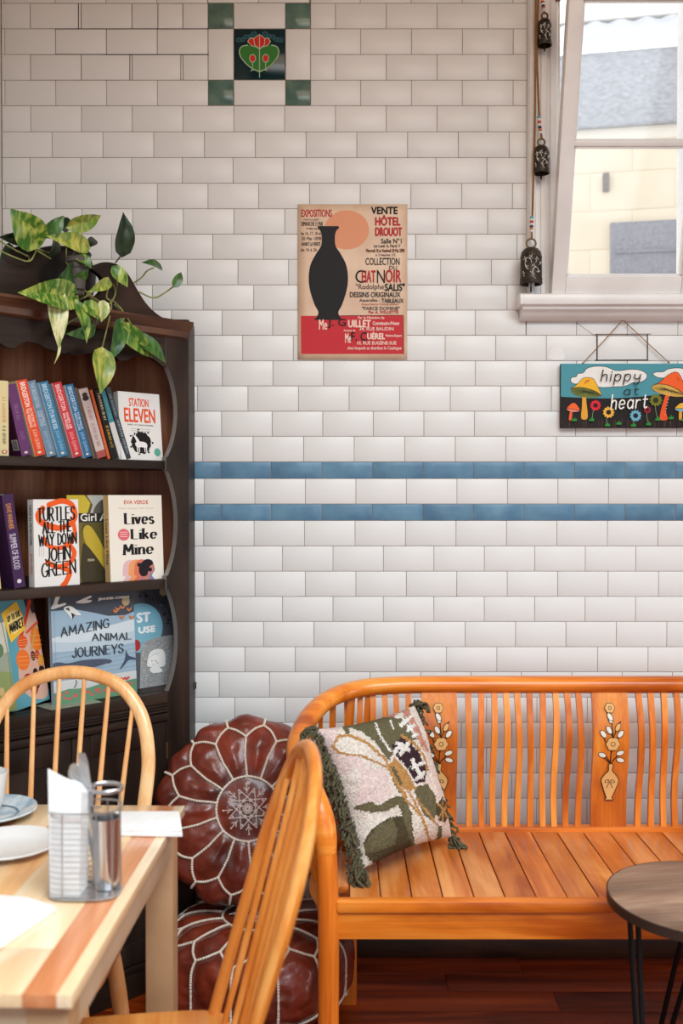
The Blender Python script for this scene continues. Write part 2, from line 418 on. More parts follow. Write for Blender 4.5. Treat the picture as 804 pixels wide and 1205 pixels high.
def glaze(name, c, rough=0.12, isl=0.03, mott=None):
    m, n, l, b = new_mat(name)
    geo = n.new('ShaderNodeNewGeometry')
    mr = n.new('ShaderNodeMapRange'); mr.inputs['To Min'].default_value = 1 - isl; mr.inputs['To Max'].default_value = 1 + isl
    l.new(geo.outputs['Random Per Island'], mr.inputs['Value'])
    hs = n.new('ShaderNodeHueSaturation'); l.new(mr.outputs['Result'], hs.inputs['Value'])
    if mott:
        tc = n.new('ShaderNodeTexCoord'); nz = n.new('ShaderNodeTexNoise'); nz.inputs['Scale'].default_value = 14; nz.inputs['Detail'].default_value = 3
        l.new(tc.outputs['Object'], nz.inputs['Vector'])
        cr = n.new('ShaderNodeValToRGB'); cr.color_ramp.elements[0].position = 0.35; cr.color_ramp.elements[1].position = 0.65
        cr.color_ramp.elements[0].color = lin(c); cr.color_ramp.elements[1].color = lin(mott)
        l.new(nz.outputs['Fac'], cr.inputs['Fac']); l.new(cr.outputs['Color'], hs.inputs['Color'])
    else: hs.inputs['Color'].default_value = lin(c)
    l.new(hs.outputs['Color'], b.inputs['Base Color']); b.inputs['Roughness'].default_value = rough; b.inputs['Specular IOR Level'].default_value = 0.3
    tc = n.new('ShaderNodeTexCoord'); nz = n.new('ShaderNodeTexNoise'); nz.inputs['Scale'].default_value = 9
    l.new(tc.outputs['Object'], nz.inputs['Vector'])
    bp = n.new('ShaderNodeBump'); bp.inputs['Strength'].default_value = 0.02; bp.inputs['Distance'].default_value = 0.004
    l.new(nz.outputs['Fac'], bp.inputs['Height']); l.new(bp.outputs['Normal'], b.inputs['Normal'])
    return m
m_tile = glaze('white_glazed_tile', (226, 224, 222), 0.34, 0.022)
m_blue = glaze('blue_glazed_tile', (84, 120, 148), 0.3, 0.09, (104, 142, 166))
m_green = glaze('green_glazed_tile', (62, 92, 88), 0.14, 0.10, (104, 128, 112))
m_deep = glaze('deep_teal_tile', (12, 42, 46), 0.12, 0.0)
m_grout = noisy('grey_grout', (104, 88, 76), (136, 122, 110), (30, 30, 30), 0.9)
m_soot = noisy('dark_missing_grout', (45, 34, 28), (74, 58, 48), (40, 40, 40), 0.9)
m_white = noisy('white_gloss_paint', (226, 222, 219), (238, 235, 233), (6, 6, 6), 0.35, 0.08, 25)
m_plaster = noisy('pale_plaster', (214, 208, 200), (224, 219, 212), (3, 3, 3), 0.8)
m_ceil = noisy('cream_ceiling', (205, 190, 172), (214, 200, 184), (3, 3, 3), 0.9)

tl = MB()
def tile(x0, x1, z0, z1, mi=0, gap=0.0009):
    """one tile: a slightly pillowed face, a touch out of true"""
    holes = [(CX0, CX1, 1.925, 9.0), (wx(246), wx(366), wz(124.3), wz(3.5))]
    rects = [(x0, x1, z0, z1)]
    if mi == 0:
        for hx0, hx1, hz0, hz1 in holes:
            nr = []
            for a, b, c, d in rects:
                if b <= hx0 or a >= hx1 or d <= hz0 or c >= hz1: nr.append((a, b, c, d)); continue
                if a < hx0: nr.append((a, hx0, c, d))
                if b > hx1: nr.append((hx1, b, c, d))
                m0, m1 = max(a, hx0), min(b, hx1)
                if c < hz0: nr.append((m0, m1, c, hz0))
                if d > hz1: nr.append((m0, m1, hz1, d))
            rects = nr
    for a, b, c, d in rects:
        a += gap; b -= gap; c += gap; d -= gap
        if b - a < 0.006 or d - c < 0.006: continue
        tx, tz = random.gauss(0, 0.002), random.gauss(0, 0.002); xc, zc = (a+b)/2, (c+d)/2
        e = 0.0016; V = []
        for (i, dz) in ((0, 0.006), (0, 0.0009), (e, 0.0)):
            for x, z in ((a+i, c+i), (b-i, c+i), (b-i, d-i), (a+i, d-i)):
                V.append((x, WALL + dz + tx*(x-xc) + tz*(z-zc), z))
        Fc = [[8, 9, 10, 11]]
        for o in (0, 4):
            for k in range(4): Fc.append([o+k, o+(k+1) % 4, o+4+(k+1) % 4, o+4+k])
        tl.add(V, Fc, mi, False)
rows_px = [1126+20, 1117.6, 1087.9, 1058.2, 1028.5, 998.8, 969.1, 939.3, 909.6, 879.9, 850.2, 820.4, 790.7, 761.2, 731.5, 702, 672.2, 642.5, 612.6, 593, 563.3, 543.5, 513.5, 484, 454.2, 424.6, 394.6, 365, 335.3, 305.3, 275.6, 245.8, 215.8, 185.6, 155.2, 124.5, 94.4, 64.2, 34, 4, -26, -56, -86, -116, -146, -176, -206, -236]
phase = {820.4: 317, 790.7: 288, 761.2: 310, 731.5: 273, 702: 300, 672.2: 273, 642.5: 299, 612.6: 260, 593: 300, 563.3: 260, 543.5: 298, 513.5: 261, 484: 292, 454.2: 262, 424.6: 285.9, 394.6: 261.8, 365: 299, 335.3: 280.5, 305.3: 310.5, 275.6: 276, 245.8: 305, 215.8: 275, 185.6: 301, 155.2: 276, 124.5: 305.5, 94.4: 276, 64.2: 305.5, 34: 276, 4: 305}
TW = 59.45
for i in range(len(rows_px)-1):
    lo, hi = rows_px[i], rows_px[i+1]
    top = hi if hi in phase else None
    ph = phase.get(lo, 276 + (i % 2)*29.7)
    blue = lo in (612.6, 563.3)
    k0 = int((ph + 260)/TW) + 1
    x = ph - k0*TW
    while x < 2300:
        j = 0 if blue else random.gauss(0, 0.9)
        wide = (lo == 424.6 and 690 < x < 725) or (lo in (64.2, 94.4, 34) and 30 < x < 230)
        g = 0.0008 if not wide else (0.0022 if lo == 424.6 else 0.0012)
        X0, X1 = wx(x), wx(x + TW)
        if X1 > XL + 0.004: tile(max(X0, XL + 0.002), X1, wz(lo), wz(hi), 1 if blue else 0, g)
        x += TW
# the little cross of decorative tiles
qx = [wx(v) for v in (246, 276, 336.5, 366)]; qz = [wz(v) for v in (124.3, 94.2, 34, 3.5)]
for i in range(3):
    for j in range(3):
        tile(qx[i], qx[i+1], qz[j], qz[j+1], 5 if i != 1 and j != 1 else (6 if i == 1 and j == 1 else 7), 0.0012)
for k in range(len(tl.mi)):
    tl.mi[k] = {0: 0, 1: 1, 5: 2, 6: 3, 7: 0}[tl.mi[k]]
# masonry behind the tiles with the window opening
yb, ye = WALL + 0.0012, WALL + 0.10
for a, b, c, d in ((XL-0.1, HX0, 0, ZC), (HX1, XR+0.1, 0, ZC), (HX0, HX1, 0, HZ0), (HX0, HX1, HZ1, ZC)):
    tl.box(a, b, yb, ye, c - (0.1 if c == 0 else 0), d, 4)
wall_back = tl.build('wall_back', [m_tile, m_blue, m_green, m_deep, m_grout], None, clean=False); tag(wall_back, kind='structure')
# patches where the grout has gone, and a filler blot
bl = MB()
def gap_line(x0, y0, x1, y1, w=0.8):
    a, b = at(x0, y0, WALL-0.0006), at(x1, y1, WALL-0.0006); d = (b-a).normalized(); nrm = Vector((-d.z, 0, d.x))*(w/780)
    bl.add([a-nrm, a+nrm, b+nrm, b-nrm], [[0, 1, 2, 3]], 0)
for g in ((702.5, 393, 702.5, 424, 1.2), (762, 393, 762, 423, 1.2), (700, 393.5, 766, 393.2, .7), (700, 424, 763, 423.6, 1.1), (678, 379.5, 701, 396, .4), (92.5, 4, 92.5, 34, 1.1), (65, 34.2, 246, 34.2, .8), (125, 64.5, 246, 64.3, .8), (65, 64, 152, 64.4, .6), (153, 64, 153, 94, .9), (213, 64, 213, 94, .8), (186, 4, 186, 34, .8)):
    gap_line(*g)
bl.add([at(655 + 9*math.cos(a)*(1 + .25*math.sin(3*a)), 416 + 10*math.sin(a)*(1+.2*math.cos(2*a)), WALL-0.0008) for a in [2*PI*k/14 for k in range(14)]], [list(range(14))], 1)
o = bl.build('trim_1', [m_soot, m_white], wall_back, clean=False); tag(o, 'dark gaps in the old grout', kind='structure')
# flower motif on the middle tile
fa = Art(256, 155, 516, 416, wx(336.5)-wx(276), wz(34)-wz(94.2))
gr = (52, 118, 44); rd = (206, 36, 30); ln = (170, 190, 160); tl_c = (60, 104, 112)
for s in (-1, 1):
    for k in range(5):
        fa.ell(386 + s*(28 + k*19), 182 + k*8 + (k % 2)*6, 15, 12, (24, 66, 76), rot=s*30)
        fa.ring(386 + s*(28 + k*19), 182 + k*8 + (k % 2)*6, 14, 10, 2.5, tl_c)
fa.poly([(386, 258), (360, 246), (326, 240), (296, 250), (286, 272), (296, 305), (322, 338), (352, 360), (386, 375)], gr, True)
fa.poly([(386, 258), (412, 246), (446, 240), (474, 250), (482, 272), (472, 305), (448, 338), (418, 360), (386, 375)], gr, True)
fa.line([(386, 375), (350, 360), (322, 338), (294, 304), (285, 272), (296, 248), (326, 240)], 5, ln, True)
fa.line([(386, 375), (420, 360), (448, 338), (474, 304), (483, 272), (472, 248), (446, 240)], 5, ln, True)
fa.poly([(326, 222), (340, 204), (356, 206), (386, 186), (414, 206), (430, 204), (441, 222), (428, 242), (400, 250), (386, 256), (370, 250), (344, 242)], rd, False)
for P in ([(326, 222), (340, 204), (356, 206), (386, 186), (414, 206), (430, 204), (441, 222), (428, 242), (400, 250), (386, 262), (370, 250), (344, 242), (326, 222)], [(356, 206), (362, 240), (386, 260)], [(414, 206), (410, 240), (386, 260)], [(386, 196), (386, 405)]):
    fa.line(P, 4, ln)
for cx in (351, 417):
    fa.ell(cx, 308, 15, 20, rd); fa.ring(cx, 308, 15, 20, 4, ln); fa.line([(cx, 328), (cx, 362), (cx + (8 if cx > 386 else -8), 372)], 4, ln)
fa.line([(346, 370), (366, 368), (386, 376), (406, 368), (424, 370)], 3.5, ln, True)
o = fa.build('trim_2', wall_back, lambda p: Vector((wx(276), WALL - 0.001, wz(94.2))) + p, 'red and green flower glazed on a dark teal tile'); tag(o, kind='structure')

# floor boards
fl = MB(); y = YB
m_floor = wood('cypress_floor_boards', (84, 24, 3), (172, 72, 18), 0, 0.36, 34, 1.3, 0.16, 0.05, 0.1, (130, 46, 8), .25)
while y < WALL:
    x = XL - 0.05 - random.random()*1.4
    while x < XR:
        L = 1.6 + random.random()*1.4
        fl.box(max(x, XL-0.05), min(x+L, XR+0.05)-0.0012, y+0.0012, min(y+0.106, WALL+0.02), -0.02, 0.0, 0, None, 0.0012); x += L
    y += 0.107
tag(MB().prism([(WALL+.0008, 0), (WALL-.018, 0), (WALL-.018, .075), (WALL-.012, .088), (WALL-.004, .095), (WALL+.0008, .095)], XL, XR, 'x', 0, None, .001).build('baseboard_back', wood('dark_stained_skirting', (44, 24, 14), (78, 44, 24), 0, .4)), kind='structure')
floor = fl.build('floor', m_floor); tag(floor, kind='structure')
# knots in the boards
tag(MB().box(XL-0.1, XR+0.1, YB-0.1, WALL, -0.10, -0.0205).build('trim_3', flat((20, 10, 6), 0.9)), kind='structure')
tag(MB().box(XL-0.1, XR+0.1, YB-0.1, WALL+0.10, ZC, ZC+0.1).build('ceiling', m_ceil), kind='structure')
tag(MB().box(XL-0.1, XL, YB-0.1, WALL+0.001, 0, ZC).build('wall_left', m_plaster), kind='structure')
tag(MB().box(XR, XR+0.1, YB-0.1, WALL, 0, ZC).build('wall_right', m_plaster), kind='structure')
tag(MB().box(XL, XR, YB-0.1, YB, 0, ZC).build('wall_rear', m_plaster), kind='structure')

# ------------------------------------------------------------------ window
win = tag(thing('window_1', None, None, (0, WALL, HZ0)), kind='structure')
def W(mb, name, mats, label=None, parent=win):
    o = mb.build(name, mats, parent, (0, WALL, HZ0)); tag(o, label, kind='structure'); return o
cs = MB()
# moulded casing: stepped and rounded strips (profile in x, depth towards the room)
def casing(x0, sgn, z0, z1):
    prof = [(0, .012), (.0, -.030), (.004, -.036), (.016, -.036), (.021, -.030), (.022, -.018), (.036, -.018), (.038, -.024), (.048, -.026), (.054, -.022), (.056, -.014), (.064, -.014), (.066, -.020), (.084, -.020), (.088, -.010), (.088, .05)]
    w = abs((HX0 if sgn > 0 else HX1) - x0)/.088
    pts = [(x0 + sgn*a*w, WALL + d) for a, d in prof]
    cs.prism(pts, z0, z1, 'z')
casing(CX0, 1, HZ0, HZ1 + 0.09); casing(CX1, -1, HZ0, HZ1 + 0.09)
cs.box(CX0, CX1, WALL-0.03, WALL+0.02, HZ1, HZ1+0.10, 0, None, 0.006)
W(cs, 'casing', m_white)
rv = MB()
rv.box(HX0-.001, HX0+.006, WALL-.004, WALL+.10, HZ0, HZ1); rv.box(HX1-.006, HX1+.001, WALL-.004, WALL+.10, HZ0, HZ1)
rv.box(HX0, HX1, WALL-.004, WALL+.10, HZ1-.006, HZ1); rv.box(HX0, HX1, WALL-.004, WALL+.10, HZ0-.01, HZ0+.012)
rv.box(HX0+.006, HX0+.02, WALL+.05, WALL+.09, HZ0, HZ1)
W(rv, 'frame_lining', m_white)
sl = MB()
xs0 = at(612, 358, 2.93).x
prof = [(0, .0), (-.062, .0), (-.074, -.006), (-.078, -.020), (-.072, -.034), (-.060, -.038), (-.058, -.046), (-.046, -.050), (-.040, -.058), (-.022, -.071), (0, -.073)]
sl.prism([(WALL + a, HZ0 + b) for a, b in prof], xs0 + 0.010, CX1 + 0.035, 'x', 0, None, 0.003)
sl.prism([(WALL + a, HZ0 + b) for a, b in prof[:6]] + [(WALL, HZ0-.04)], xs0, xs0 + 0.011, 'x', 0, None, 0.003)
W(sl, 'window_sill', m_white)
# the sash, tilted into the room about its bottom edge
tilt = math.atan2(0.203, 0.711)
SM = Matrix.Translation((0, WALL - 0.045, HZ0 + 0.003)) @ Matrix.Rotation(tilt, 4, 'X')
gx0, gx1, gz0, gz1, gzm = 0.658, 0.998, 0.050, 0.778, 0.415
S2 = MB()
S2.box(0.618, gx0, -.020, .022, 0, 0.93, 0, SM, .003); S2.box(gx1, 1.044, -.020, .022, 0, 0.93, 0, SM, .003)
S2.box(gx0, gx1, -.019, .021, 0, gz0, 0, SM, .003); S2.box(gx0, gx1, -.019, .021, gz1+.006, 0.93, 0, SM, .003)
S2.box(gx0, gx1, -.014, .016, gzm-.007, gzm+.007, 0, SM, .003)
for a, b in ((gz0, gzm-.007), (gzm+.007, gz1+.006)):
    for q in ((gx0, gx0+.006, a, b), (gx1-.006, gx1, a, b), (gx0, gx1, a, a+.006), (gx0, gx1, b-.006, b)):
        S2.box(q[0], q[1], -.010, .008, q[2], q[3], 0, SM)
sash = W(S2, 'sash', m_white)
def glass_mat(name, grain):
    m = bpy.data.materials.new(name); m.use_nodes = True; n = m.node_tree.nodes; l = m.node_tree.links; n.clear()
    out = n.new('ShaderNodeOutputMaterial'); tr = n.new('ShaderNodeBsdfTransparent'); tr.inputs['Color'].default_value = (.97, .985, 1, 1)
    gl = n.new('ShaderNodeBsdfGlossy'); gl.inputs['Roughness'].default_value = 0.05
    df = n.new('ShaderNodeBsdfTranslucent'); df.inputs['Color'].default_value = (.95, .97, 1, 1)
    m1 = n.new('ShaderNodeMixShader'); m2 = n.new('ShaderNodeMixShader'); m2.inputs['Fac'].default_value = 0.05
    tc = n.new('ShaderNodeTexCoord'); nz = n.new('ShaderNodeTexNoise'); nz.inputs['Scale'].default_value = 420; nz.inputs['Detail'].default_value = 2
    l.new(tc.outputs['Object'], nz.inputs['Vector'])
    mr = n.new('ShaderNodeMapRange'); mr.inputs['From Min'].default_value = .35; mr.inputs['From Max'].default_value = .75
    mr.inputs['To Min'].default_value = 0.0; mr.inputs['To Max'].default_value = grain
    l.new(nz.outputs['Fac'], mr.inputs['Value']); l.new(mr.outputs['Result'], m1.inputs['Fac'])
    l.new(tr.outputs[0], m1.inputs[1]); l.new(df.outputs[0], m1.inputs[2]); l.new(m1.outputs[0], m2.inputs[1]); l.new(gl.outputs[0], m2.inputs[2])
    l.new(m2.outputs[0], out.inputs['Surface']); return m
m_glass = glass_mat('dusty_window_glass', 0.10)
for a, b in ((gz0, gzm-.007), (gzm+.007, gz1+.006)):
    p = MB().box(gx0+.001, gx1-.001, -.002, .002, a+.001, b-.001, 0, SM)
    W(p, 'pane', m_glass, None, sash)
# thin stay chain and hooks beside the sash
ch = MB()
A = SM @ Vector((0.640, .027, .90)); B = Vector((0.6385, WALL-.030, 2.06))
ch.tube([A, (A+B)/2 + Vector((0, .01, 0)), B], .0028, 6)
ch.box(.636, .650, WALL-.034, WALL-.02, 2.86, 2.875, 0, None, .003)
W(ch, 'stay_rod', flat((120, 74, 52), .6))

# ------------------------------------------------------------------ the neighbour's building outside
ang = math.radians(11); OUT = Matrix.Translation((1.55, 5.9, 0)) @ Matrix.Rotation(-ang, 4, 'Z')
def outw(px, py, d=0.0):
    n = OUT.to_3x3() @ Vector((0, -1, 0)); p0 = OUT.translation + n*d
    q = OUT.inverted() @ on_plane(px, py, p0, n); return q
zb = outw(760, 155).z; zt = outw(760, 62).z
nb = thing('neighbouring_building', 'cream block building with grey fascia and white corrugated roof, seen through the window', 'building', M=OUT)
m_cream = noisy('cream_painted_blocks', (222, 208, 182), (232, 219, 196), (2, 2, 2), .85)
bw = MB(); bh = .225; z = zb; r = 0
while z > -0.3:
    x = -3.2 + (r % 2)*.24
    while x < 4:
        bw.box(x+.002, x+.48-.002, 0, .03, z-bh+.002, z-.002, 0, None, .002); x += .48
    z -= bh; r += 1
bw.box(-3.2, 4.4, .003, .2, -.3, zb, 0)
wall_o = bw.build('block_wall', m_cream, nb)
m_fas = noisy('weathered_grey_fascia', (150, 152, 156), (176, 178, 182), (30, 30, 60), .7, .3, 120)
MB().box(-3.4, 4.4, -.06, .1, zb+.03, zt, 0, None, .01).build('fascia', m_fas, nb)
MB().box(-3.4, 4.4, -.025, .1, zb-.05, zb+.03, 0, None, .01).build('eaves_board', flat((222, 214, 200), .7), nb)
cor = MB(); V = []; Fc = []; nx = 340
for j in range(2):
    for i in range(nx):
        x = -3.4 + 7.8*i/(nx-1); hgt = .013*math.cos(2*PI*x/.17)
        V.append((x + j*.0, -.09 + j*1.15, zt + .02 + j*(4.66 - zt) + hgt))
for i in range(nx-1): Fc.append([i, i+1, nx+i+1, nx+i])
cor.add(V, Fc, 0, True); cor.build('corrugated_roof', noisy('white_roof_sheet', (176, 178, 184), (196, 198, 203), (1, 9, 1), .6), nb)
MB().box(-3.4, 4.4, 1.0, 1.2, 4.66, 4.80, 0, None, .02).build('ridge_cap', flat((236, 232, 224), .7), nb)
a, b = outw(718, 263), outw(850, 328)
wn = MB(); wn.box(a.x, b.x, -.02, .04, b.z, a.z, 0, None, .005); wn.box(a.x+.03, b.x-.03, -.03, -.018, (a.z+b.z)/2 - .01, (a.z+b.z)/2 + .006, 0)
wn.build('window', noisy('grey_frosted_glass', (124, 124, 132), (150, 150, 158), (60, 60, 60), .5), nb)
a = outw(713, 205); b = outw(713, 226)
MB().box(a.x-.018, a.x+.018, -.025, .01, b.z, a.z, 0, None, .004).build('vent_slot', flat((120, 112, 104), .8), nb)
# ------------------------------------------------------------------ corner bookcase (front runs diagonally across the corner)
C0 = Vector((wx(222.5)*2.88/3.0, 2.88, 0))
CM = Matrix.Translation(C0) @ Matrix.Rotation(math.radians(45), 4, 'Z')     # local x along the front (0 = right end), y inward
CI = CM.inverted(); CN = CM.to_3x3() @ Vector((0, -1, 0))
def cab(px, py, d=0.0):
    """point of the bookcase's own frame on the plane d behind its front"""
    return CI @ on_plane(px, py, C0 - CN*d, CN)
CL = 0.764
m_dark = wood('dark_stained_oak', (32, 22, 17), (62, 46, 38), 2, .45, 30, 2.0, .05, .06, .0, (46, 33, 27), .25)
m_darkx = wood('dark_stained_oak_boards', (32, 22, 17), (62, 46, 38), 0, .42, 30, 2.0, .05, .06, .0, (46, 33, 27), .25)
m_brown = wood('worn_brown_oak', (62, 35, 22), (108, 66, 42), 0, .40, 34, 2.2, .06, .06, .0, (96, 60, 40))
m_back = wood('reddish_back_boards', (112, 54, 28), (196, 128, 88), 2, .45, 22, 1.2, .08, .05, .0, (154, 86, 50))
m_rim = wood('worn_dark_edges', (112, 106, 102), (146, 140, 136), 2, .45, 30, 2.0, .05, .05)
bk = thing('corner_bookcase', 'tall dark-stained corner bookcase with scalloped sides and a scrolled crest', 'bookcase', M=CM)
B_ = (CI @ Vector((C0.x, WALL-.006, 0))); C_ = CI @ Vector((-.90, WALL-.006, 0)); D_ = CI @ Vector((XL+.012, 2.88, 0)); E_ = CI @ Vector((XL+.012, 2.34, 0))
plan = [(0, 0), (B_.x, B_.y), (C_.x, C_.y), (D_.x, D_.y), (E_.x, E_.y), (-CL, 0)]
def inset(front, side=.0):
    return [(-side, front), (B_.x-.02, B_.y-.02), (C_.x, C_.y-.03), (D_.x+.02, D_.y), (E_.x+.02, E_.y+.01+front), (-CL+side, front)]
z_sh1 = cab(193, 542).z; z_sh2 = cab(193, 682).z; z_ct = cab(195, 814).z; z_co = cab(222, 381).z
top_z = z_co
# backs and returns
p = MB()
p.prism([(C_.x, C_.y), (B_.x, B_.y), (B_.x-.008, B_.y-.008), (C_.x, C_.y-.011)], .02, top_z, 'z')
p.prism([(C_.x, C_.y), (D_.x, D_.y), (D_.x+.012, D_.y-.004), (C_.x, C_.y-.012)], .02, top_z, 'z')
p.prism([(D_.x, D_.y), (E_.x, E_.y), (E_.x+.008, E_.y+.008), (D_.x+.012, D_.y-.004)], .02, top_z, 'z')
p.build('back_panel', m_back, bk)
p = MB(); dx, dy = B_.x, B_.y
p.prism([(0, 0), (dx, dy), (dx-.012, dy+.012*0), (-.014, .006)], .0, top_z + .012, 'z', 0, None, .0015); p.build('side_panel', m_dark, bk)
p = MB(); p.prism([(-CL, 0), (E_.x, E_.y), (E_.x+.012, E_.y+.01), (-CL+.012, .008)], .0, top_z, 'z'); p.build('side_panel', m_dark, bk)
# scalloped stiles: dark face, lighter worn edge
def px_profile():
    pts = []
    spans = [(cab(192, 431).z, z_sh1 + .012), (z_sh1 - .028, z_sh2 + .012), (z_sh2 - .028, z_ct)]
    xn, xb = -.079, -.040
    pts.append((xn, top_z))
    for zt_, zb_ in spans:
        pts.append((xn, zt_ + .002)); n = 14
        for k in range(n+1):
            t = k/n; q = math.sin(PI*t)**.62
            pts.append((xn + (xb-xn)*q + (.006 if k in (0, n) else 0), zt_ + (zb_-zt_)*t))
        pts.append((xn, zb_ - .002))
    pts.append((xn, .0))
    return pts
prof = px_profile()
for side in (0, 1):
    pts = prof + [(0, 0), (0, top_z)]
    if side: pts = [(-CL - x, z) for x, z in pts]
    p = MB(); p.prism(pts, .0, .020, 'y')
    for k in range(len(p.f)):
        # faces of the cut edge get the worn tone
        vs = [Vector(p.v[i]) for i in p.f[k]]
        if len(vs) >= 3:
            nn = (vs[1]-vs[0]).cross(vs[2]-vs[0])
            if nn.length > 1e-10 and abs(nn.normalized().y) < .5 and abs(sum(v.x for v in vs)/len(vs) + (CL if side else 0)) > .02 and sum(v.z for v in vs)/len(vs) > z_ct: p.mi[k] = 1
    p.build('scalloped_stile', [m_dark, m_rim], bk)
# shelves and counter
def slab(z0, z1, front, name, mat, bev=.002, side=.012):
    q = MB(); q.prism(inset(front, side), z0, z1, 'z', 0, None, bev); return q.build(name, mat, bk)
slab(z_sh1-.024, z_sh1, .006, 'shelf', m_darkx); slab(z_sh2-.026, z_sh2, .006, 'shelf', m_darkx)
q = MB(); q.prism([(0, .02), (B_.x-.01, B_.y-.02), (C_.x, C_.y-.02), (D_.x+.02, D_.y), (E_.x+.02, E_.y+.03), (-CL, .02)], z_ct-.02, z_ct, 'z')
q.box(-CL+.079, -.079, -.006, .03, z_ct-.030, z_ct, 0, None, .004)
q.box(-CL+.079, -.079, .0, .03, z_ct-.052, z_ct-.028, 0)
for k in range(3): q.box(-CL+.079, -.079, -.004, .02, z_ct-.040-.008*k, z_ct-.035-.008*k, 0, None, .0015)
q.box(-CL+.079, -.079, -.012, .03, z_ct-.080, z_ct-.060, 0, None, .005)
q.build('counter', m_darkx, bk)
slab(top_z-.02, top_z+.004, .0, 'top_board', m_darkx)
# lower part: plinth and a pair of doors
q = MB(); q.box(-CL+.07, -.07, -.004, .02, 0, .09, 0, None, .003); q.box(-CL+.07, -.07, -.010, .02, .075, .09, 0, None, .003); q.build('plinth', m_darkx, bk)
xm = -CL/2
for a, b, hx in ((-CL+.082, xm-.001, -CL+.082), (xm+.001, -.082, -.082)):
    q = MB(); z0, z1 = .093, z_ct-.083
    q.box(a, b, .002, .020, z0, z1, 0, None, .002)
    q.box(a, a+.055, -.003, .004, z0, z1, 0, None, .002); q.box(b-.055, b, -.003, .004, z0, z1, 0, None, .002)
    q.box(a+.055, b-.055, -.003, .004, z0, z0+.06, 0, None, .002); q.box(a+.055, b-.055, -.003, .004, z1-.06, z1, 0, None, .002)
    d = q.build('door', m_dark, bk)
    for zz in (z_ct-.19, .2):
        MB().tube([(hx, -.004, zz), (hx, -.004, zz+.045)], .0035, 8).build('hinge', flat((128, 92, 70), .4, .8), d)
    kx = b-.03 if a < xm-.2 else a+.03
    MB().sphere((kx, -.016, .45), .012, 0, 12).build('knob', flat((90, 66, 44), .4, .7), d)
# apron below the crest: cut in scallops
z_ap = cab(192, 431).z
def ap(px, py): q = cab(px, py); return (q.x, q.z)
edge = [ap(192, 431), ap(188, 427), ap(180, 421), ap(163, 418), ap(155, 421), ap(149, 424), ap(141, 424), ap(137, 419), ap(128, 413), ap(117, 412), ap(108, 415), ap(97, 417), ap(88, 417.5), ap(80, 414)]
edge = [(x, z) for x, z in edge if x > xm] + [(xm, edge[-1][1])]
full = edge + [(-CL - x, z) for x, z in edge[::-1][1:]]
poly = [(-.006, top_z-.002), (-.006, z_ap)] + full + [(-CL+.006, z_ap), (-CL+.006, top_z-.002)]
MB().prism(poly, .003, .019, 'y').build('apron', m_darkx, bk)
# cornice
zc1 = cab(222, 401).z
q = MB(); hgt = top_z - zc1
q.prism([(-.0, zc1), (-.010, zc1+.006), (-.012, zc1+hgt*.45), (-.020, zc1+hgt*.6), (-.030, zc1+hgt*.85), (-.030, zc1+hgt), (0.004, zc1+hgt)], -CL-.004, -.004, 'x', 0, None, .0)
q.build('cornice', m_brown, bk)
# the two scrolls of the crest and the turned finial between them
def cp(px, py): q = cab(px, py); return (q.x, q.z)
sc = [cp(223, 383), cp(221, 378), cp(216, 376), cp(203, 375.5), cp(191, 373), cp(179, 364), cp(169, 352), cp(160, 337), cp(151, 322), cp(142, 313), cp(132, 309), cp(122, 308.5), cp(114, 311), cp(109, 316), cp(113, 320), cp(119, 325), cp(122, 333), cp(119, 343), cp(110, 350), cp(97, 353), cp(84, 354)]
sc = smooth2(sc, 3, False)
xc = cp(84, 354)[0]; zb_ = top_z - .02
for side in (0, 1):
    pts = sc + [(xc, zb_), (-.001, zb_)]
    if side: pts = [(2*xc - x, z) for x, z in pts]
    MB().prism(pts, .001, .019, 'y', 0, None, .0015).build('crest_scroll', m_darkx, bk)
f0 = cp(83, 350); fz = f0[1]; s = (cp(83, 288)[1] - fz)
prof = [(0, 0), (.020, 0), (.022, .01), (.014, .02), (.016, .05), (.012, .09), (.020, .12), (.022, .3), (.021, .5), (.024, .52), (.0245, .56), (.024, .60), (.029, .62), (.030, .68), (.026, .72), (.014, .76), (.009, .80), (.0085, .86), (.011, .89), (.011, .95), (.006, 1.0), (0, 1.0)]
MB().lathe([(r, fz + z*s) for r, z in prof], 20, 0, Matrix.Translation((xc, -.030, 0))).build('finial', flat((88, 80, 76), .5), bk)

# ------------------------------------------------------------------ trailing plant on top
pot_c = cab(74, 350, .115)
pl = thing('trailing_pothos_plant', 'variegated trailing pothos in a dark pot on top of the corner bookcase', 'plant', M=CM @ Matrix.Translation((pot_c.x, .105, top_z + .004)))
PI_ = pl.matrix_world.inverted()
pr = [(0, 0), (.050, 0), (.066, .02), (.082, .07), (.084, .10), (.074, .135), (.068, .15), (.072, .158), (.069, .162), (.063, .156), (.062, .14), (0, .138)]
pot = MB().lathe(pr, 30).build('pot', flat((34, 30, 29), .45), pl)
MB().lathe([(0, .142), (.062, .1405)], 20).build('soil', flat((48, 34, 26), .95), pl)
def lf_mat(name, a, b, lo, hi, sc=(70, 70, 16)):
    return noisy(name, a, b, sc, .33, .05, 60, 3, 0.06, .5, lo, hi, 0, None, .6)
LM = [lf_mat('lime_leaf', (58, 108, 30), (176, 188, 88), .44, .66), lf_mat('yellow_leaf', (96, 130, 42), (190, 186, 88), .40, .66),
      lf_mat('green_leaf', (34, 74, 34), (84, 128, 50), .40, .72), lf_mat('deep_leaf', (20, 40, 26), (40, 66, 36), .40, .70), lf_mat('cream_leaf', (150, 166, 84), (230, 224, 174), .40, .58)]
m_stem = noisy('vine_stem', (92, 104, 52), (158, 158, 92), (30, 30, 30), .5)
def lp(cx, cy, d): return PI_ @ on_plane(cx*.2985, 230 + cy*.2985, C0 - CN*d, CN)
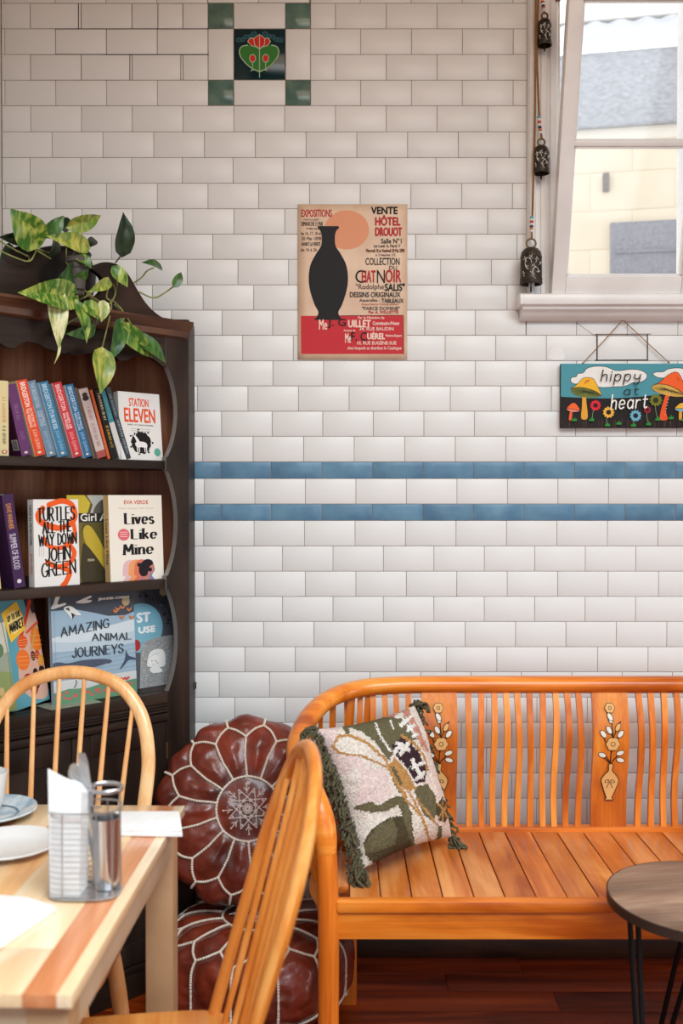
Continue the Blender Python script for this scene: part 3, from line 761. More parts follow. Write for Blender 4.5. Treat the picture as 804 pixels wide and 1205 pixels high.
def leaf(mb, b, t, wid, mi, d0=-.03, d1=-.045, fold=.25, droop=.0, twist=0.0):
    A, T = lp(b[0], b[1], d0), lp(t[0], t[1], d1); L = (T-A).length; ax = (T-A).normalized()
    out = Vector((0, -1, 0)); side = ax.cross(out)
    if side.length < .05: side = Vector((1, 0, 0))
    side.normalize(); up = side.cross(ax).normalized()
    if twist: R = Matrix.Rotation(twist, 3, ax); side = R @ side; up = R @ up
    w = wid*1.12*.2985/430*.5; n = 11; V = []; Fc = []
    for i in range(n+1):
        s_ = i/n
        hw = w*(math.sin(PI*min(1, (s_*.98+.02))**.62)**.8)*(1.0 if s_ < .75 else (1-(s_-.75)/.25*.35)) if 0 < s_ < 1 else 0.0004
        back = -.10*L*math.exp(-((s_)/.12)**2)
        for j in (-1, -.55, 0, .55, 1):
            heart = back*abs(j)**1.5 if i <= 2 else 0
            c = A + ax*(s_*L + heart) + side*(j*hw) + up*(abs(j)*hw*fold - droop*L*(s_**2)*.5 + math.sin(s_*PI)*.10*L - abs(j)*.06*hw*math.sin(7*s_))
            V.append(c)
    for i in range(n):
        for j in range(4): Fc.append([i*5+j, i*5+j+1, (i+1)*5+j+1, (i+1)*5+j])
    mb.add(V, Fc, mi, True)
fo = MB()
leaves = [((150, 192), (40, 52), 112, 0), ((342, 204), (186, 160), 62, 1), ((272, 122), (402, 80), 58, 1), ((188, 160), (252, 80), 50, 2), ((268, 135), (222, 92), 58, 3),
 ((215, 176), (196, 240), 50, 3), ((480, 230), (486, 66), 78, 3), ((634, 288), (560, 263), 34, 2), ((686, 358), (716, 302), 36, 2), ((448, 286), (504, 362), 50, 0),
 ((288, 296), (212, 348), 78, 2), ((292, 402), (78, 382), 100, 0), ((222, 372), (232, 606), 66, 4), ((300, 424), (344, 582), 50, 0), ((338, 424), (392, 488), 50, 0),
 ((368, 528), (258, 546), 50, 2), ((476, 498), (430, 660), 60, 2), ((478, 516), (604, 642), 66, 0), ((540, 556), (654, 662), 62, 2), ((402, 614), (398, 782), 82, 1),
 ((102, 168), (-4, 165), 48, 3), ((48, 205), (-6, 262), 46, 3), ((372, 176), (338, 210), 34, 3), ((308, 244), (362, 286), 44, 0), ((408, 420), (400, 500), 44, 4),
 ((228, 560), (217, 664), 16, 4), ((430, 340), (350, 380), 40, 1), ((300, 330), (350, 290), 40, 2)]
for i, (b, t, w_, mi) in enumerate(leaves):
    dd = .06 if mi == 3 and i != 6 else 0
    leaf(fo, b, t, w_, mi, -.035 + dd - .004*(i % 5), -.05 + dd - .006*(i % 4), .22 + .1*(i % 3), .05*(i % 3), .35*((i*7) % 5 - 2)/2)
fo.build('foliage', LM, pl)
vn = MB()
vines = [[(-6, 215), (60, 245), (115, 260), (140, 225), (150, 192)], [(330, 205), (325, 260), (314, 330), (330, 398)], [(455, 266), (470, 248), (480, 230)], [(528, 346), (560, 322), (580, 298), (606, 286)],
 [(548, 380), (606, 404), (650, 384), (686, 358)], [(290, 404), (330, 405), (380, 368), (430, 345), (420, 400), (440, 440), (400, 614)], [(440, 410), (480, 450), (490, 482), (476, 500)], [(450, 430), (500, 480), (540, 556)],
 [(340, 390), (400, 440), (350, 440), (338, 424)], [(300, 330), (340, 380), (420, 430), (455, 390), (440, 345), (390, 350), (350, 395)], [(455, 392), (462, 340), (450, 288)], [(376, 450), (380, 500), (366, 530)], [(300, 424), (330, 400)], [(240, 560), (262, 510), (330, 470), (400, 440)],
 [(100, 170), (130, 205), (200, 250)], [(0, 180), (60, 215), (110, 240)], [(330, 398), (300, 330), (262, 262)]]
for V_ in vines:
    vn.tube(smooth_path([lp(x, y, -.022 if i else -.005) for i, (x, y) in enumerate(V_)], 5), .0022, 6)
for cx_, cy_ in ((330, 398), (262, 262), (115, 260)):
    vn.tube([lp(cx_, cy_, -.02), lp(cx_, cy_-60, .05), Vector((random.uniform(-.02, .02), random.uniform(-.02, .02), .14))], .0022, 6)
vn.build('vines', m_stem, pl)

# ------------------------------------------------------------------ books
m_page = noisy('book_pages', (216, 204, 180), (232, 222, 202), (3, 3, 300), .8)
def book(name, label, Wd, T, Hh, col, M, group, back=None, spine=None):
    """cover front in the plane y=0, spine on the left; top-level mesh = the cover"""
    c = flat(col, .38); mats = [c, flat(spine or col, .38), flat(back or col, .38)]
    q = MB(); t = min(.0016, T*.12)
    q.box(0, Wd, 0, t, 0, Hh, 0); q.box(0, Wd, T-t, T, 0, Hh, 2); q.box(0, t, t, T-t, 0, Hh, 1)
    o = q.build(name, mats); o.matrix_world = M; tag(o, label, 'book', group)
    MB().box(t, Wd-.003, t+.0001, T-t-.0001, .002, Hh-.002, 0).build('page_block', m_page, o)
    return o
def spine_art(T, Hh): return Art(0, 0, T*1000, Hh*1000, T, Hh)
def on_spine(T): return lambda p: Vector((p.y, T - p.x, p.z))
# row of spines on the upper shelf, leaning left (crop px: top-left, bottom-left, bottom-right)
def sp(x, y, d): return cab(x*.2985, 430 + y*.2985, d)
G1 = 'books leaning on the upper shelf'
rowdef = [  # top-left x,y ; bottom-left x ; bottom-right x ; spine ; back cover ; label ; writing
 ((-4, 60), -2, 36, (222, 206, 156), (214, 200, 152), 'cream spine at the far left end of the leaning row, red oval at its foot', [('mk', (206, 120, 84), .22, .55), ('mk', (80, 72, 60), .60, .84), ('oval',)]),
 ((22, 78), 84, 128, (104, 58, 106), (76, 28, 66), 'plum-purple spine with a white barcode on its side', [('mk', (150, 112, 150), .28, .50), ('mk', (140, 100, 140), .66, .78), ('dot',), ('bar',)]),
 ((62, 62), 137, 183, (222, 76, 42), (226, 206, 166), 'orange-red spine with white lettering beside the plum-purple book', [('vt', 'BRIDGERTON', (250, 240, 230), .03, .35), ('v2', 'ON THE WAY TO', 'THE WEDDING', (250, 225, 200), .37, .62), ('vt', 'JULIA QUINN', (240, 180, 150), .65, .91), ('dot',)]),
 ((103, 66), 187, 226, (112, 138, 160), (206, 216, 218), 'pale slate-blue spine between the orange-red and the bright blue books', [('vt', 'THE BRIDGERTONS', (176, 194, 206), .03, .35), ('v2', 'HAPPILY', 'EVER AFTER', (186, 202, 212), .40, .60), ('vt', 'JULIA QUINN', (150, 172, 190), .66, .91), ('dot',)]),
 ((150, 70), 231, 273, (62, 122, 158), (196, 214, 226), 'bright blue spine between the slate-blue and the crimson books', [('vt', 'BRIDGERTON', (196, 220, 232), .03, .35), ('vt', "IT'S IN HIS KISS", (206, 226, 236), .37, .63), ('vt', 'JULIA QUINN', (140, 180, 204), .65, .92), ('dot',)]),
 ((203, 73), 287, 328, (204, 58, 66), (222, 214, 208), 'crimson spine between two blue books', [('vt', 'BRIDGERTON', (250, 212, 208), .03, .37), ('v2', 'WHEN HE', 'WAS WICKED', (250, 226, 222), .40, .62), ('vt', 'JULIA QUINN', (240, 160, 160), .66, .92), ('dot',)]),
 ((254, 80), 331, 367, (50, 106, 146), (206, 220, 228), 'deep blue spine just right of the crimson book', [('vt', 'BRIDGERTON', (196, 216, 230), .03, .36), ('v2', 'TO SIR PHILLIP,', 'WITH LOVE', (216, 228, 236), .38, .62), ('vt', 'JULIA QUINN', (150, 184, 210), .65, .92), ('dot',)]),
 ((293, 90), 368, 379, (112, 88, 72), (92, 70, 58), 'thin brown spine squeezed right of the deep blue book', []),
 ((308, 97), 384, 424, (204, 184, 178), (170, 150, 146), 'pale pinkish spine with a red title and a dark picture on top', [('pic',), ('mk', (170, 64, 58), .27, .46), ('mk', (160, 130, 126), .50, .84)]),
 ((354, 99), 426, 438, (216, 104, 56), (190, 84, 46), 'thin orange spine next to the pale pink one', []),
 ((372, 101), 441, 468, (32, 29, 30), (26, 24, 24), 'black spine with cream and yellow lettering', [('mk', (226, 206, 166), .05, .44), ('mk', (214, 178, 70), .52, .84)]),
 ((394, 104), 471, 497, (216, 212, 208), (190, 196, 198), 'spine that is teal above and white below', [('half',)]),
 ((416, 90), 499, 520, (62, 68, 74), (34, 36, 40), 'dark spine with small pale lettering beside the white cover with the stag', [('mk', (150, 166, 172), .10, .40), ('mk', (170, 186, 192), .45, .92)]),
]
for ib, ((tx, ty), bl_, br_, col, bcol, lab, wr) in enumerate(rowdef):
    d = .030 + .006*(ib % 2)
    a, b = sp(bl_, 363, d), sp(br_, 367, d); tp = sp(tx, ty, d)
    T = max(.006, (b.x - a.x)*.93); Hh = (tp - Vector((a.x, d, z_sh1))).length
    ang_ = math.atan2(a.x - tp.x, tp.z - z_sh1); T *= math.cos(ang_)
    Wd = .122 + random.uniform(-.003, .004)
    zlift = 0.0006
    M = CM @ Matrix.Translation((b.x - .0006 - T/math.cos(ang_)*1.0 + 0, d, z_sh1 + zlift)) @ Matrix.Rotation(-ang_, 4, 'Y') @ Matrix.Translation((T, 0, 0)) @ Matrix.Rotation(PI/2, 4, 'Z')
    o = book('book', lab, Wd, T, Hh, col, M, G1, bcol)
    A_ = spine_art(T, Hh); w1, h1 = T*1000, Hh*1000; A_.rect(w1*.02, h1*.005, w1*.98, h1*.995, col)
    def marks(A_, c, x0, x1, f0, f1):
        y = h1*f0
        while y < h1*f1:
            q = random.uniform(2.0, 4.2); A_.line([(x0 + random.uniform(0, .15)*(x1-x0), y), (x1 - random.uniform(0, .3)*(x1-x0), y + random.uniform(0, 1.2))], 1.1, c); y += q
            if random.random() < .12: y += 3
    for it in wr:
        if it[0] == 'vt': A_.text(it[1], w1*.26, h1*it[3], w1*.74, h1*it[4], it[2], .15, 0, 90)
        elif it[0] == 'v2':
            A_.text(it[1], w1*.53, h1*it[4], w1*.80, h1*it[5], it[3], .1, 0, 90); A_.text(it[2], w1*.20, h1*it[4], w1*.47, h1*it[5], it[3], .1, 0, 90)
        elif it[0] == 'mk': marks(A_, it[1], w1*.28, w1*.72, it[2], it[3])
        elif it[0] == 'dot': A_.ell(w1*.5, h1*.955, w1*.18, h1*.016, (226, 210, 190))
        elif it[0] == 'oval': A_.ell(w1*.5, h1*.945, w1*.30, h1*.028, (190, 84, 60)); A_.ell(w1*.5, h1*.945, w1*.16, h1*.018, (230, 214, 180))
        elif it[0] == 'pic': A_.ell(w1*.5, h1*.09, w1*.3, h1*.035, (60, 48, 46)); A_.ell(w1*.5, h1*.14, w1*.36, h1*.035, (52, 42, 42)); A_.rect(0, h1*.90, w1, h1, (170, 84, 80))
        elif it[0] == 'half': A_.rect(0, 0, w1, h1*.46, (70, 138, 150)); marks(A_, (120, 176, 184), w1*.3, w1*.7, .12, .4)
        elif it[0] == 'bar':
            B2 = Art(0, 0, 100, 160, Wd, Hh)
            B2.rect(1, 1, 99, 159, bcol); B2.rect(70, 122, 96, 146, (236, 232, 228))
            for k in range(9): B2.rect(73, 124+2.3*k, 93, 125.2+2.3*k, (40, 32, 40))
            B2.ell(88, 14, 9, 8, (214, 206, 220)); B2.ell(82, 26, 8, 5, (150, 120, 150))
            B2.build('back_print', o, lambda p: Vector((Wd - p.x, T - p.y, p.z)))
    if wr: A_.build('spine_print', o, on_spine(T))

def facing(name, label, corners_px, d0, tilt, T, col, zs, group, d_off=0.0, spine=None, ry=0.0, roll=0.0):
    """a book with its cover to the room: pixel box of the cover on the plane d0 of the bookcase"""
    x0, y0, x1, y1 = corners_px
    a = cab(x0, y1, d0); b = cab(x1, y1, d0); Wd = (b - a).length
    hgt = cab((x0+x1)/2, y0, d0).z - zs
    Hh = hgt/math.cos(tilt)
    if ry: Wd = Wd/math.cos(ry)
    M = CM @ Matrix.Translation((a.x, d0, zs + .0008 + T*math.sin(tilt)*0)) @ Matrix.Rotation(ry, 4, 'Z') @ Matrix.Rotation(roll, 4, 'Y') @ Matrix.Rotation(-tilt, 4, 'X')
    return book(name, label, Wd, T, Hh, col, M, group, None, spine), Wd, Hh
FC = lambda p: p
# Station Eleven, right end of the upper shelf
o, w_, h_ = facing('book', 'white cover with an orange title over a black circle with a white stag', (143.3, 462, 192, 541), .030, .10, .022, (232, 228, 224), z_sh1, None)
A_ = Art(478, 108, 645, 375, w_, h_); org = (226, 88, 52)
A_.text('STATION', 520, 132, 598, 164, org, .8); A_.text('ELEVEN', 499, 172, 622, 226, org, 1.4); A_.text('EMILY ST. JOHN MANDEL', 510, 234, 614, 241, (90, 84, 80), .3)
for yy in (250, 258): A_.line([(522, yy+2), (600, yy+2)], 1.6, (170, 164, 160))
random.seed(3)
bpts = [(560 + (36 + 7*random.random())*math.cos(2*PI*k/40), 306 + (40 + 8*random.random())*math.sin(2*PI*k/40)) for k in range(40)]
A_.poly(bpts, (28, 27, 28))
A_.dots([(560 + 46*math.cos(k*.9), 304 + 50*math.sin(k*.9), 4, 3, 0) for k in range(22)], (28, 27, 28))
st = (236, 232, 228)
A_.poly([(538, 306), (560, 302), (578, 306), (584, 318), (578, 326), (560, 324), (546, 326), (536, 318)], st, True)
A_.poly([(544, 308), (536, 290), (530, 280), (536, 278), (544, 286), (554, 304)], st, True)
for xx in (542, 550, 572, 579): A_.line([(xx, 322), (xx+1, 342)], 4, st)
for q_ in ([(534, 280), (526, 266)], [(530, 273), (522, 270)], [(537, 279), (542, 262)], [(540, 270), (547, 266)]): A_.line(q_, 2.2, st)
A_.ell(623, 342, 13, 16, (96, 168, 146))
A_.build('cover_print', o)
G2 = None
# middle shelf
G3 = None
d = .028
a0 = cab(-6, 686, d); b0 = cab(2, 686, d)
M = CM @ Matrix.Translation((cab(-10, 686, d).x, d, z_sh2+.0006)) @ Matrix.Rotation(-.10, 4, 'Y') @ Matrix.Translation((.026, 0, 0)) @ Matrix.Rotation(PI/2, 4, 'Z')
book('book', 'cream-yellow spine at the left edge of the middle shelf', .13, .024, .17, (214, 190, 122), M, None)
tp = cab(2, 583, d); bl2 = cab(17.5, 686, d); br2 = cab(30.5, 683, d); T = br2.x - bl2.x
ang_ = math.atan2(bl2.x - tp.x, tp.z - z_sh2); Hh = (tp.z - z_sh2)/math.cos(ang_)
T *= math.cos(ang_)
M = CM @ Matrix.Translation((bl2.x, d, z_sh2+.0006)) @ Matrix.Rotation(-ang_, 4, 'Y') @ Matrix.Translation((T, 0, 0)) @ Matrix.Rotation(PI/2, 4, 'Z')
o = book('book', 'dark purple spine titled Summer of Blood leaning left on the middle shelf', .128, T, Hh, (66, 38, 78), M, None)
A_ = spine_art(T, Hh); w1, h1 = T*1000, Hh*1000
A_.rect(w1*.02, h1*.005, w1*.98, h1*.995, (66, 38, 78)); A_.text('DAVE WARNER', w1*.26, h1*.10, w1*.70, h1*.37, (206, 140, 70), .2, 0, 90); A_.text('SUMMER OF BLOOD', w1*.2, h1*.42, w1*.76, h1*.80, (200, 190, 204), .2, 0, 90); A_.ell(w1*.5, h1*.93, w1*.2, h1*.022, (220, 214, 220))
A_.build('spine_print', o, on_spine(T))
# Girl A (behind)
o, w_, h_ = facing('book', 'olive-yellow cover titled Girl A standing behind the white cover', (82, 583, 134, 680), .072, .06, .026, (92, 84, 46), z_sh2, None)
A_ = Art(270, 510, 448, 828, w_, h_)
A_.poly([(270, 510), (345, 510), (360, 545), (340, 600), (322, 640), (350, 690), (400, 760), (380, 828), (300, 828), (270, 700)], (120, 104, 48), True)
A_.poly([(270, 510), (340, 510), (364, 540), (350, 575), (300, 600), (270, 610)], (206, 182, 60)); A_.poly([(330, 640), (350, 620), (380, 650), (425, 740), (430, 800), (405, 800), (370, 740), (340, 690)], (196, 168, 58), True)
A_.poly([(350, 510), (448, 510), (448, 580), (360, 580), (372, 545)], (188, 186, 178)); A_.poly([(378, 560), (405, 530), (448, 520), (448, 580), (380, 582)], (96, 92, 84), True)
A_.poly([(340, 690), (420, 800), (400, 828), (320, 828), (322, 720)], (66, 58, 40), True)
A_.rect(312, 576, 448, 610, (52, 48, 44)); A_.text('Girl A', 322, 578, 428, 605, (236, 232, 222), .7); A_.text('DEAN', 345, 744, 370, 752, (206, 196, 160), .3)
A_.build('cover_print', o)
# Turtles All the Way Down
o, w_, h_ = facing('book', 'white cover with brushed black title over an orange spiral', (41, 588, 94, 681), .022, .03, .030, (230, 226, 222), z_sh2, None)
A_ = Art(140, 528, 316, 840, w_, h_); og = (236, 92, 32)
sp_ = [(262, 540), (300, 530), (318, 548), (304, 578), (250, 600), (185, 596), (152, 570), (172, 546), (220, 546), (280, 566), (296, 610), (270, 645), (210, 655), (185, 690), (240, 690), (292, 655)]
A_.line([(200, 548), (250, 534), (290, 548), (302, 590), (280, 620), (230, 632), (180, 618)], 20, og, True)
A_.line([(176, 560), (158, 585), (172, 612), (230, 632)], 22, og, True)
A_.line([(290, 600), (300, 650), (280, 690), (230, 704), (190, 690), (178, 668)], 16, og, True)
A_.line([(270, 690), (296, 720), (280, 756), (230, 772), (190, 752)], 18, og, True)
A_.line([(240, 772), (276, 790), (262, 826), (246, 842)], 20, og, True)
bk_ = (24, 22, 22)
A_.pen('TURTLES', 156, 560, 300, 606, bk_, 6, (3.6, 7), -6, 2.0, 0, 1.5); A_.pen('ALL THE', 176, 612, 286, 650, bk_, 6, (3.6, 6.6), -6, 2, 0, 1.5)
A_.pen('WAY DOWN', 160, 656, 306, 694, bk_, 5.5, (3.4, 6), -6, 1.8, 0, 1.5); A_.pen('JOHN', 184, 706, 280, 752, bk_, 6, (3.6, 6.6), -8, 2, 0, 1.5); A_.pen('GREEN', 168, 760, 298, 806, bk_, 6, (3.6, 6.6), -10, 2, 0, 1.5)
for i, xx in enumerate((160, 168, 176)): A_.line([(xx, 690 + 6*i), (xx, 730)], 1.2, (160, 150, 146))
A_.build('cover_print', o)
A_ = spine_art(.030, h_); w1, h1 = 30, h_*1000; A_.rect(w1*.02, h1*.005, w1*.98, h1*.995, (230, 226, 222))
A_.text('TURTLES ALL THE WAY DOWN', w1*.3, h1*.06, w1*.7, h1*.52, bk_, .3, 0, 90); A_.text('JOHN GREEN', w1*.3, h1*.62, w1*.7, h1*.85, og, .3, 0, 90); A_.build('spine_print', o, on_spine(.030))
# Lives Like Mine
o, w_, h_ = facing('book', 'cream cover titled Lives Like Mine with overlapping coloured heads', (130.5, 583, 193, 679), .026, .05, .026, (238, 230, 216), z_sh2, None, spine=(218, 176, 118))
A_ = Art(437, 510, 647, 827, w_, h_); ik = (30, 26, 28)
A_.text('EVA VERDE', 497, 529, 592, 543, (206, 92, 76), .5); A_.text('Mother. Daughter. Wife. Woman.', 475, 556, 614, 563, (206, 170, 150), .1)
A_.pen('Lives', 500, 578, 610, 617, ik, 6, (2.6, 11), 0, 2.6, 6); A_.pen('Like', 524, 638, 620, 673, ik, 6, (2.6, 11), 0, 2.6, 6); A_.pen('Mine', 492, 692, 604, 730, ik, 6, (2.6, 11), 0, 2.6, 6)
A_.ell(492, 656, 23, 22, (224, 108, 116))
for k in range(3): A_.line([(478, 647+8*k), (506, 647+8*k)], 2.2, (246, 206, 204))
for cx, c in ((516, (226, 184, 186)), (538, (236, 158, 100)), (560, (222, 116, 92)), (584, (128, 124, 176))):
    A_.poly([(cx-32, 790), (cx-26, 762), (cx-6, 750), (cx+16, 756), (cx+24, 775), (cx+26, 792), (cx+18, 804), (cx+14, 814), (cx+22, 827), (cx-30, 827), (cx-22, 812), (cx-32, 806)], c, True)
A_.poly([(592, 760), (606, 772), (608, 788), (600, 800), (586, 812), (588, 827), (560, 827), (566, 800)], (196, 128, 112), True)
A_.poly([(546, 792), (552, 768), (574, 752), (596, 754), (603, 770), (590, 778), (584, 796), (576, 812), (556, 812)], (34, 26, 30), True)
for k in range(7): A_.ell(548 + 9*k*.8, 770 + 20*abs(math.sin(k*1.3)), 8, 8, (34, 26, 30), 10)
A_.build('cover_print', o)
A_ = spine_art(.026, h_); h1 = h_*1000; A_.text('Lives Like Mine', 7, h1*.28, 19, h1*.8, (70, 52, 40), .3, 0, 90); A_.build('spine_print', o, on_spine(.026))

# counter: picture books. crop of (0,680)-(215,850), scale 3.74
def q3(x, y): return (x/3.74, 680 + y/3.74)
# book behind, at the right
x0, y0 = q3(415, 42); x1, y1 = q3(778, 490)
o, w_, h_ = facing('picture_book', 'grey picture book with a pale blue circle and a small girl, behind the whale book', (x0, y0, x1-3, y1), .088, .05, .012, (86, 90, 98), z_ct, None)
A_ = Art(415, 42, 768, 490, w_, h_)
random.seed(11)
for c_ in ((44, 46, 52), (52, 56, 62), (116, 122, 128), (40, 42, 46)):
    A_.dots([(430 + 330*random.random(), 50 + 190*random.random(), 4+10*random.random(), 2+6*random.random(), 3*random.random()) for k in range(12)], c_)
for k in range(10): A_.line([(640 + 12*k, 70 + 8*(k % 4)), (650 + 10*k, 120), (640 + 13*k, 190 + 10*(k % 3))], 3, (46, 48, 54), True)
A_.ell(640, 48, 12, 6, (176, 76, 66)); A_.ell(728, 74, 18, 20, (206, 184, 146)); A_.ell(428, 56, 12, 10, (214, 206, 184))
A_.ell(620, 225, 100, 108, (126, 178, 196), 36); A_.text('ST', 606, 160, 664, 200, (238, 240, 240), 3); A_.text('USE', 612, 222, 684, 248, (238, 240, 240), 2.4); A_.ell(596, 300, 22, 26, (170, 52, 46))
A_.poly([(618, 318), (640, 286), (700, 274), (766, 272), (768, 490), (608, 490)], (160, 160, 160))
for c_ in ((70, 72, 74), (226, 226, 224), (94, 96, 98)): A_.dots([(616 + 150*random.random(), 285 + 200*random.random(), 1.6, 1.6, 0) for k in range(190)], c_, 5)
A_.poly([(646, 372), (660, 336), (694, 326), (722, 340), (728, 380), (716, 408), (650, 400)], (240, 238, 234), True)
A_.ell(674, 374, 24, 27, (250, 247, 243)); A_.ell(666, 376, 2.4, 3.2, (40, 40, 42), 8); A_.ell(684, 378, 2.4, 3.2, (40, 40, 42), 8); A_.line([(668, 392), (676, 394)], 1.6, (60, 60, 60)); A_.ell(690, 388, 5, 4, (206, 200, 196), 10)
A_.line([(650, 368), (668, 352), (700, 346)], 2, (200, 198, 194), True); A_.poly([(656, 408), (690, 404), (712, 424), (700, 432), (664, 428)], (244, 242, 240), True)
A_.build('cover_print', o)
# whale book
x0, y0 = q3(239, 66); x1, y1 = q3(600, 500)
o, w_, h_ = facing('picture_book', 'large pale blue picture book titled Amazing Animal Journeys with a whale', (x0, y0, x1, y1), .045, .06, .014, (152, 176, 194), z_ct, None)
A_ = Art(239, 66, 600, 500, w_, h_); dk = (58, 62, 72)
A_.poly([(239, 66), (600, 66), (600, 160), (560, 172), (480, 168), (420, 150), (340, 130), (239, 128)], (72, 76, 86))
A_.poly([(239, 236), (330, 218), (450, 210), (520, 204), (600, 190), (600, 270), (500, 284), (380, 280), (239, 274)], (206, 216, 222))
A_.poly([(239, 250), (340, 262), (460, 262), (600, 240), (600, 290), (420, 300), (239, 290)], (184, 200, 210))
for k in range(12): A_.line([(239, 300+9*k), (330, 296+9*k), (430, 304+9*k), (600, 296+9*k)], 1.6, (170, 192, 206) if k % 2 else (136, 162, 184), True)
A_.rect(239, 408, 600, 450, (214, 216, 214))
for k in range(14): A_.line([(239, 412+3*k), (600, 411+3*k)], .9, (184, 190, 192))
A_.poly([(239, 452), (300, 442), (380, 450), (460, 436), (540, 444), (600, 440), (600, 500), (239, 500)], (98, 142, 112))
A_.dots([(250 + 330*random.random(), 452 + 34*random.random(), 9, 5, .7*random.random()) for k in range(22)], (206, 92, 84))
for k in range(5): A_.ell(530 + 8*k, 432 + 4*(k % 2), 7, 5, (206, 84, 76), 8)
A_.poly([(239, 336), (262, 332), (300, 340), (360, 336), (420, 338), (470, 344), (490, 352), (480, 362), (440, 366), (380, 370), (300, 360), (262, 352), (246, 362)], (78, 86, 104), True)
A_.poly([(400, 364), (360, 384), (330, 380), (372, 362)], (70, 78, 96), True); A_.line([(300, 366), (400, 372), (470, 362)], 2, (176, 188, 198), True)
A_.poly([(524, 392), (548, 356), (556, 318), (566, 340), (600, 356), (600, 362), (566, 360), (544, 380)], (66, 80, 104), True)
A_.line([(324, 440), (334, 424), (332, 412)], 4, (70, 78, 96))
wh = (228, 226, 220)
for P in ([(239, 120), (250, 96), (262, 68), (280, 66), (268, 92), (268, 104), (296, 100), (300, 108), (270, 116)], [(342, 102), (366, 92), (404, 80), (410, 86), (390, 96), (410, 98), (404, 106), (370, 108)], [(290, 122), (318, 114), (352, 140), (362, 154), (346, 154), (330, 148), (322, 166), (310, 150)]): A_.poly(P, wh, True)
A_.poly([(320, 140), (336, 150), (326, 168)], (40, 40, 46)); A_.poly([(296, 124), (310, 120), (318, 136)], (40, 40, 46))
A_.ell(562, 114, 18, 19, (186, 160, 122))
for bx, by in ((526, 142), (548, 136), (578, 148), (544, 178), (590, 182), (516, 150)):
    A_.poly([(bx-14, by-8), (bx, by), (bx+12, by-10), (bx+8, by+4), (bx-2, by+10), (bx-12, by+4)], (196, 122, 74))
A_.text('JENNIFER COSSINS', 438, 92, 578, 104, (236, 232, 226), .8)
for t_, box, sk in (('AMAZING', (276, 184, 482, 236), -18), ('ANIMAL', (408, 236, 582, 272), 12), ('JOURNEYS', (320, 284, 542, 330), 6)):
    x_a, y_a, x_b, y_b = box; A_.pen(t_, x_a, y_a + (14 if sk < 0 else 0), x_b, y_b - (10 if sk > 0 else 4), dk, 4, (2.4, 6), sk, 2.2, 0, .6)
A_.line([(250, 66), (250, 500)], 1.2, (130, 150, 166))
A_.build('cover_print', o)
# Up to the Market, leaning back on the left wall
x0, y0 = q3(20, 96); x1, y1 = q3(232, 548)
o, w_, h_ = facing('picture_book', 'turquoise picture book titled Up to the Market with orange fruit', (x0+10, y0, x1+3.5, y1-3), .050, .12, .010, (92, 156, 170), z_ct, None, roll=-.10, ry=.25)
A_ = Art(18, 100, 226, 540, w_, h_)
A_.poly([(170, 110), (226, 100), (226, 210), (190, 214)], (62, 42, 44)); A_.ell(196, 205, 26, 32, (52, 120, 124))
A_.poly([(120, 270), (170, 180), (196, 150), (206, 180), (226, 210), (226, 500), (150, 520), (90, 470), (80, 400)], (214, 170, 150), True)
A_.line([(120, 268), (170, 190), (204, 130)], 18, (204, 64, 40), True); A_.line([(160, 250), (206, 230), (226, 222)], 12, (214, 84, 46), True)
for cx, cy, rx, ry, c in ((128, 282, 28, 26, (224, 86, 36)), (116, 352, 36, 42, (234, 116, 44)), (206, 286, 34, 48, (232, 118, 40)), (196, 348, 14, 18, (190, 52, 38)), (124, 440, 26, 30, (176, 40, 42)), (172, 348, 12, 20, (92, 46, 30)), (170, 440, 18, 42, (48, 26, 30)), (206, 430, 18, 38, (56, 28, 34)), (150, 480, 20, 22, (150, 40, 40)), (210, 375, 16, 24, (226, 150, 60))):
    A_.ell(cx, cy, rx, ry, c); 
    for k in (-.4, 0, .4): A_.line([(cx-rx*.8, cy+ry*k), (cx+rx*.8, cy+ry*(k+.2))], 1.3, (246, 190, 120))
A_.line([(170, 320), (205, 250), (220, 232)], 8, (196, 160, 84), True)
A_.poly([(40, 150), (130, 116), (150, 176), (152, 236), (66, 272), (52, 210)], (238, 188, 62))
A_.poly([(62, 180), (76, 158), (100, 150), (122, 152), (140, 172), (144, 204), (130, 228), (98, 244), (74, 236), (64, 210)], (246, 214, 128))
A_.pen('UP TO THE', 68, 170, 138, 190, (34, 30, 30), 4, None, -14, 2.6); A_.pen('MARKET', 72, 202, 148, 234, (34, 30, 30), 6, None, -14, 2.2)
for k in range(11): A_.ell(28, 140 + 36*k, 5, 6, [(238, 190, 62), (214, 84, 70), (240, 236, 220)][k % 3], 8)
A_.build('cover_print', o)
# pale green book at the left edge
x0, y0 = q3(-60, 215); x1, y1 = q3(82, 590)
o, w_, h_ = facing('picture_book', 'pale green picture book cut off by the left edge, beside the turquoise one', (x0, y0, x1, y1-6), .030, .10, .010, (150, 158, 138), z_ct, None, roll=-.09, ry=.1)
A_ = Art(0, 0, 100, 100, w_, h_)
A_.rect(0, 0, 100, 34, (196, 190, 176)); A_.poly([(0, 60), (40, 50), (100, 58), (100, 100), (0, 100)], (138, 152, 96)); A_.ell(70, 30, 14, 8, (92, 120, 84)); A_.ell(40, 44, 16, 8, (110, 128, 90)); A_.line([(90, 0), (96, 40), (92, 90)], 3, (120, 132, 112), True); A_.ell(60, 76, 8, 5, (206, 176, 120))
A_.build('cover_print', o)
# a card lying on the counter
a = cab(60, 825, .02); 
o = MB().box(-.075, .075, -.045, .045, 0, .0012, 0, None, 0).build('card', flat((150, 158, 140), .35)); o.matrix_world = CM @ Matrix.Translation((cab(84, 820, .03).x, .012+.035, z_ct+.0006)); tag(o, 'pale green card lying flat on the bookcase counter below the whale book', 'card')
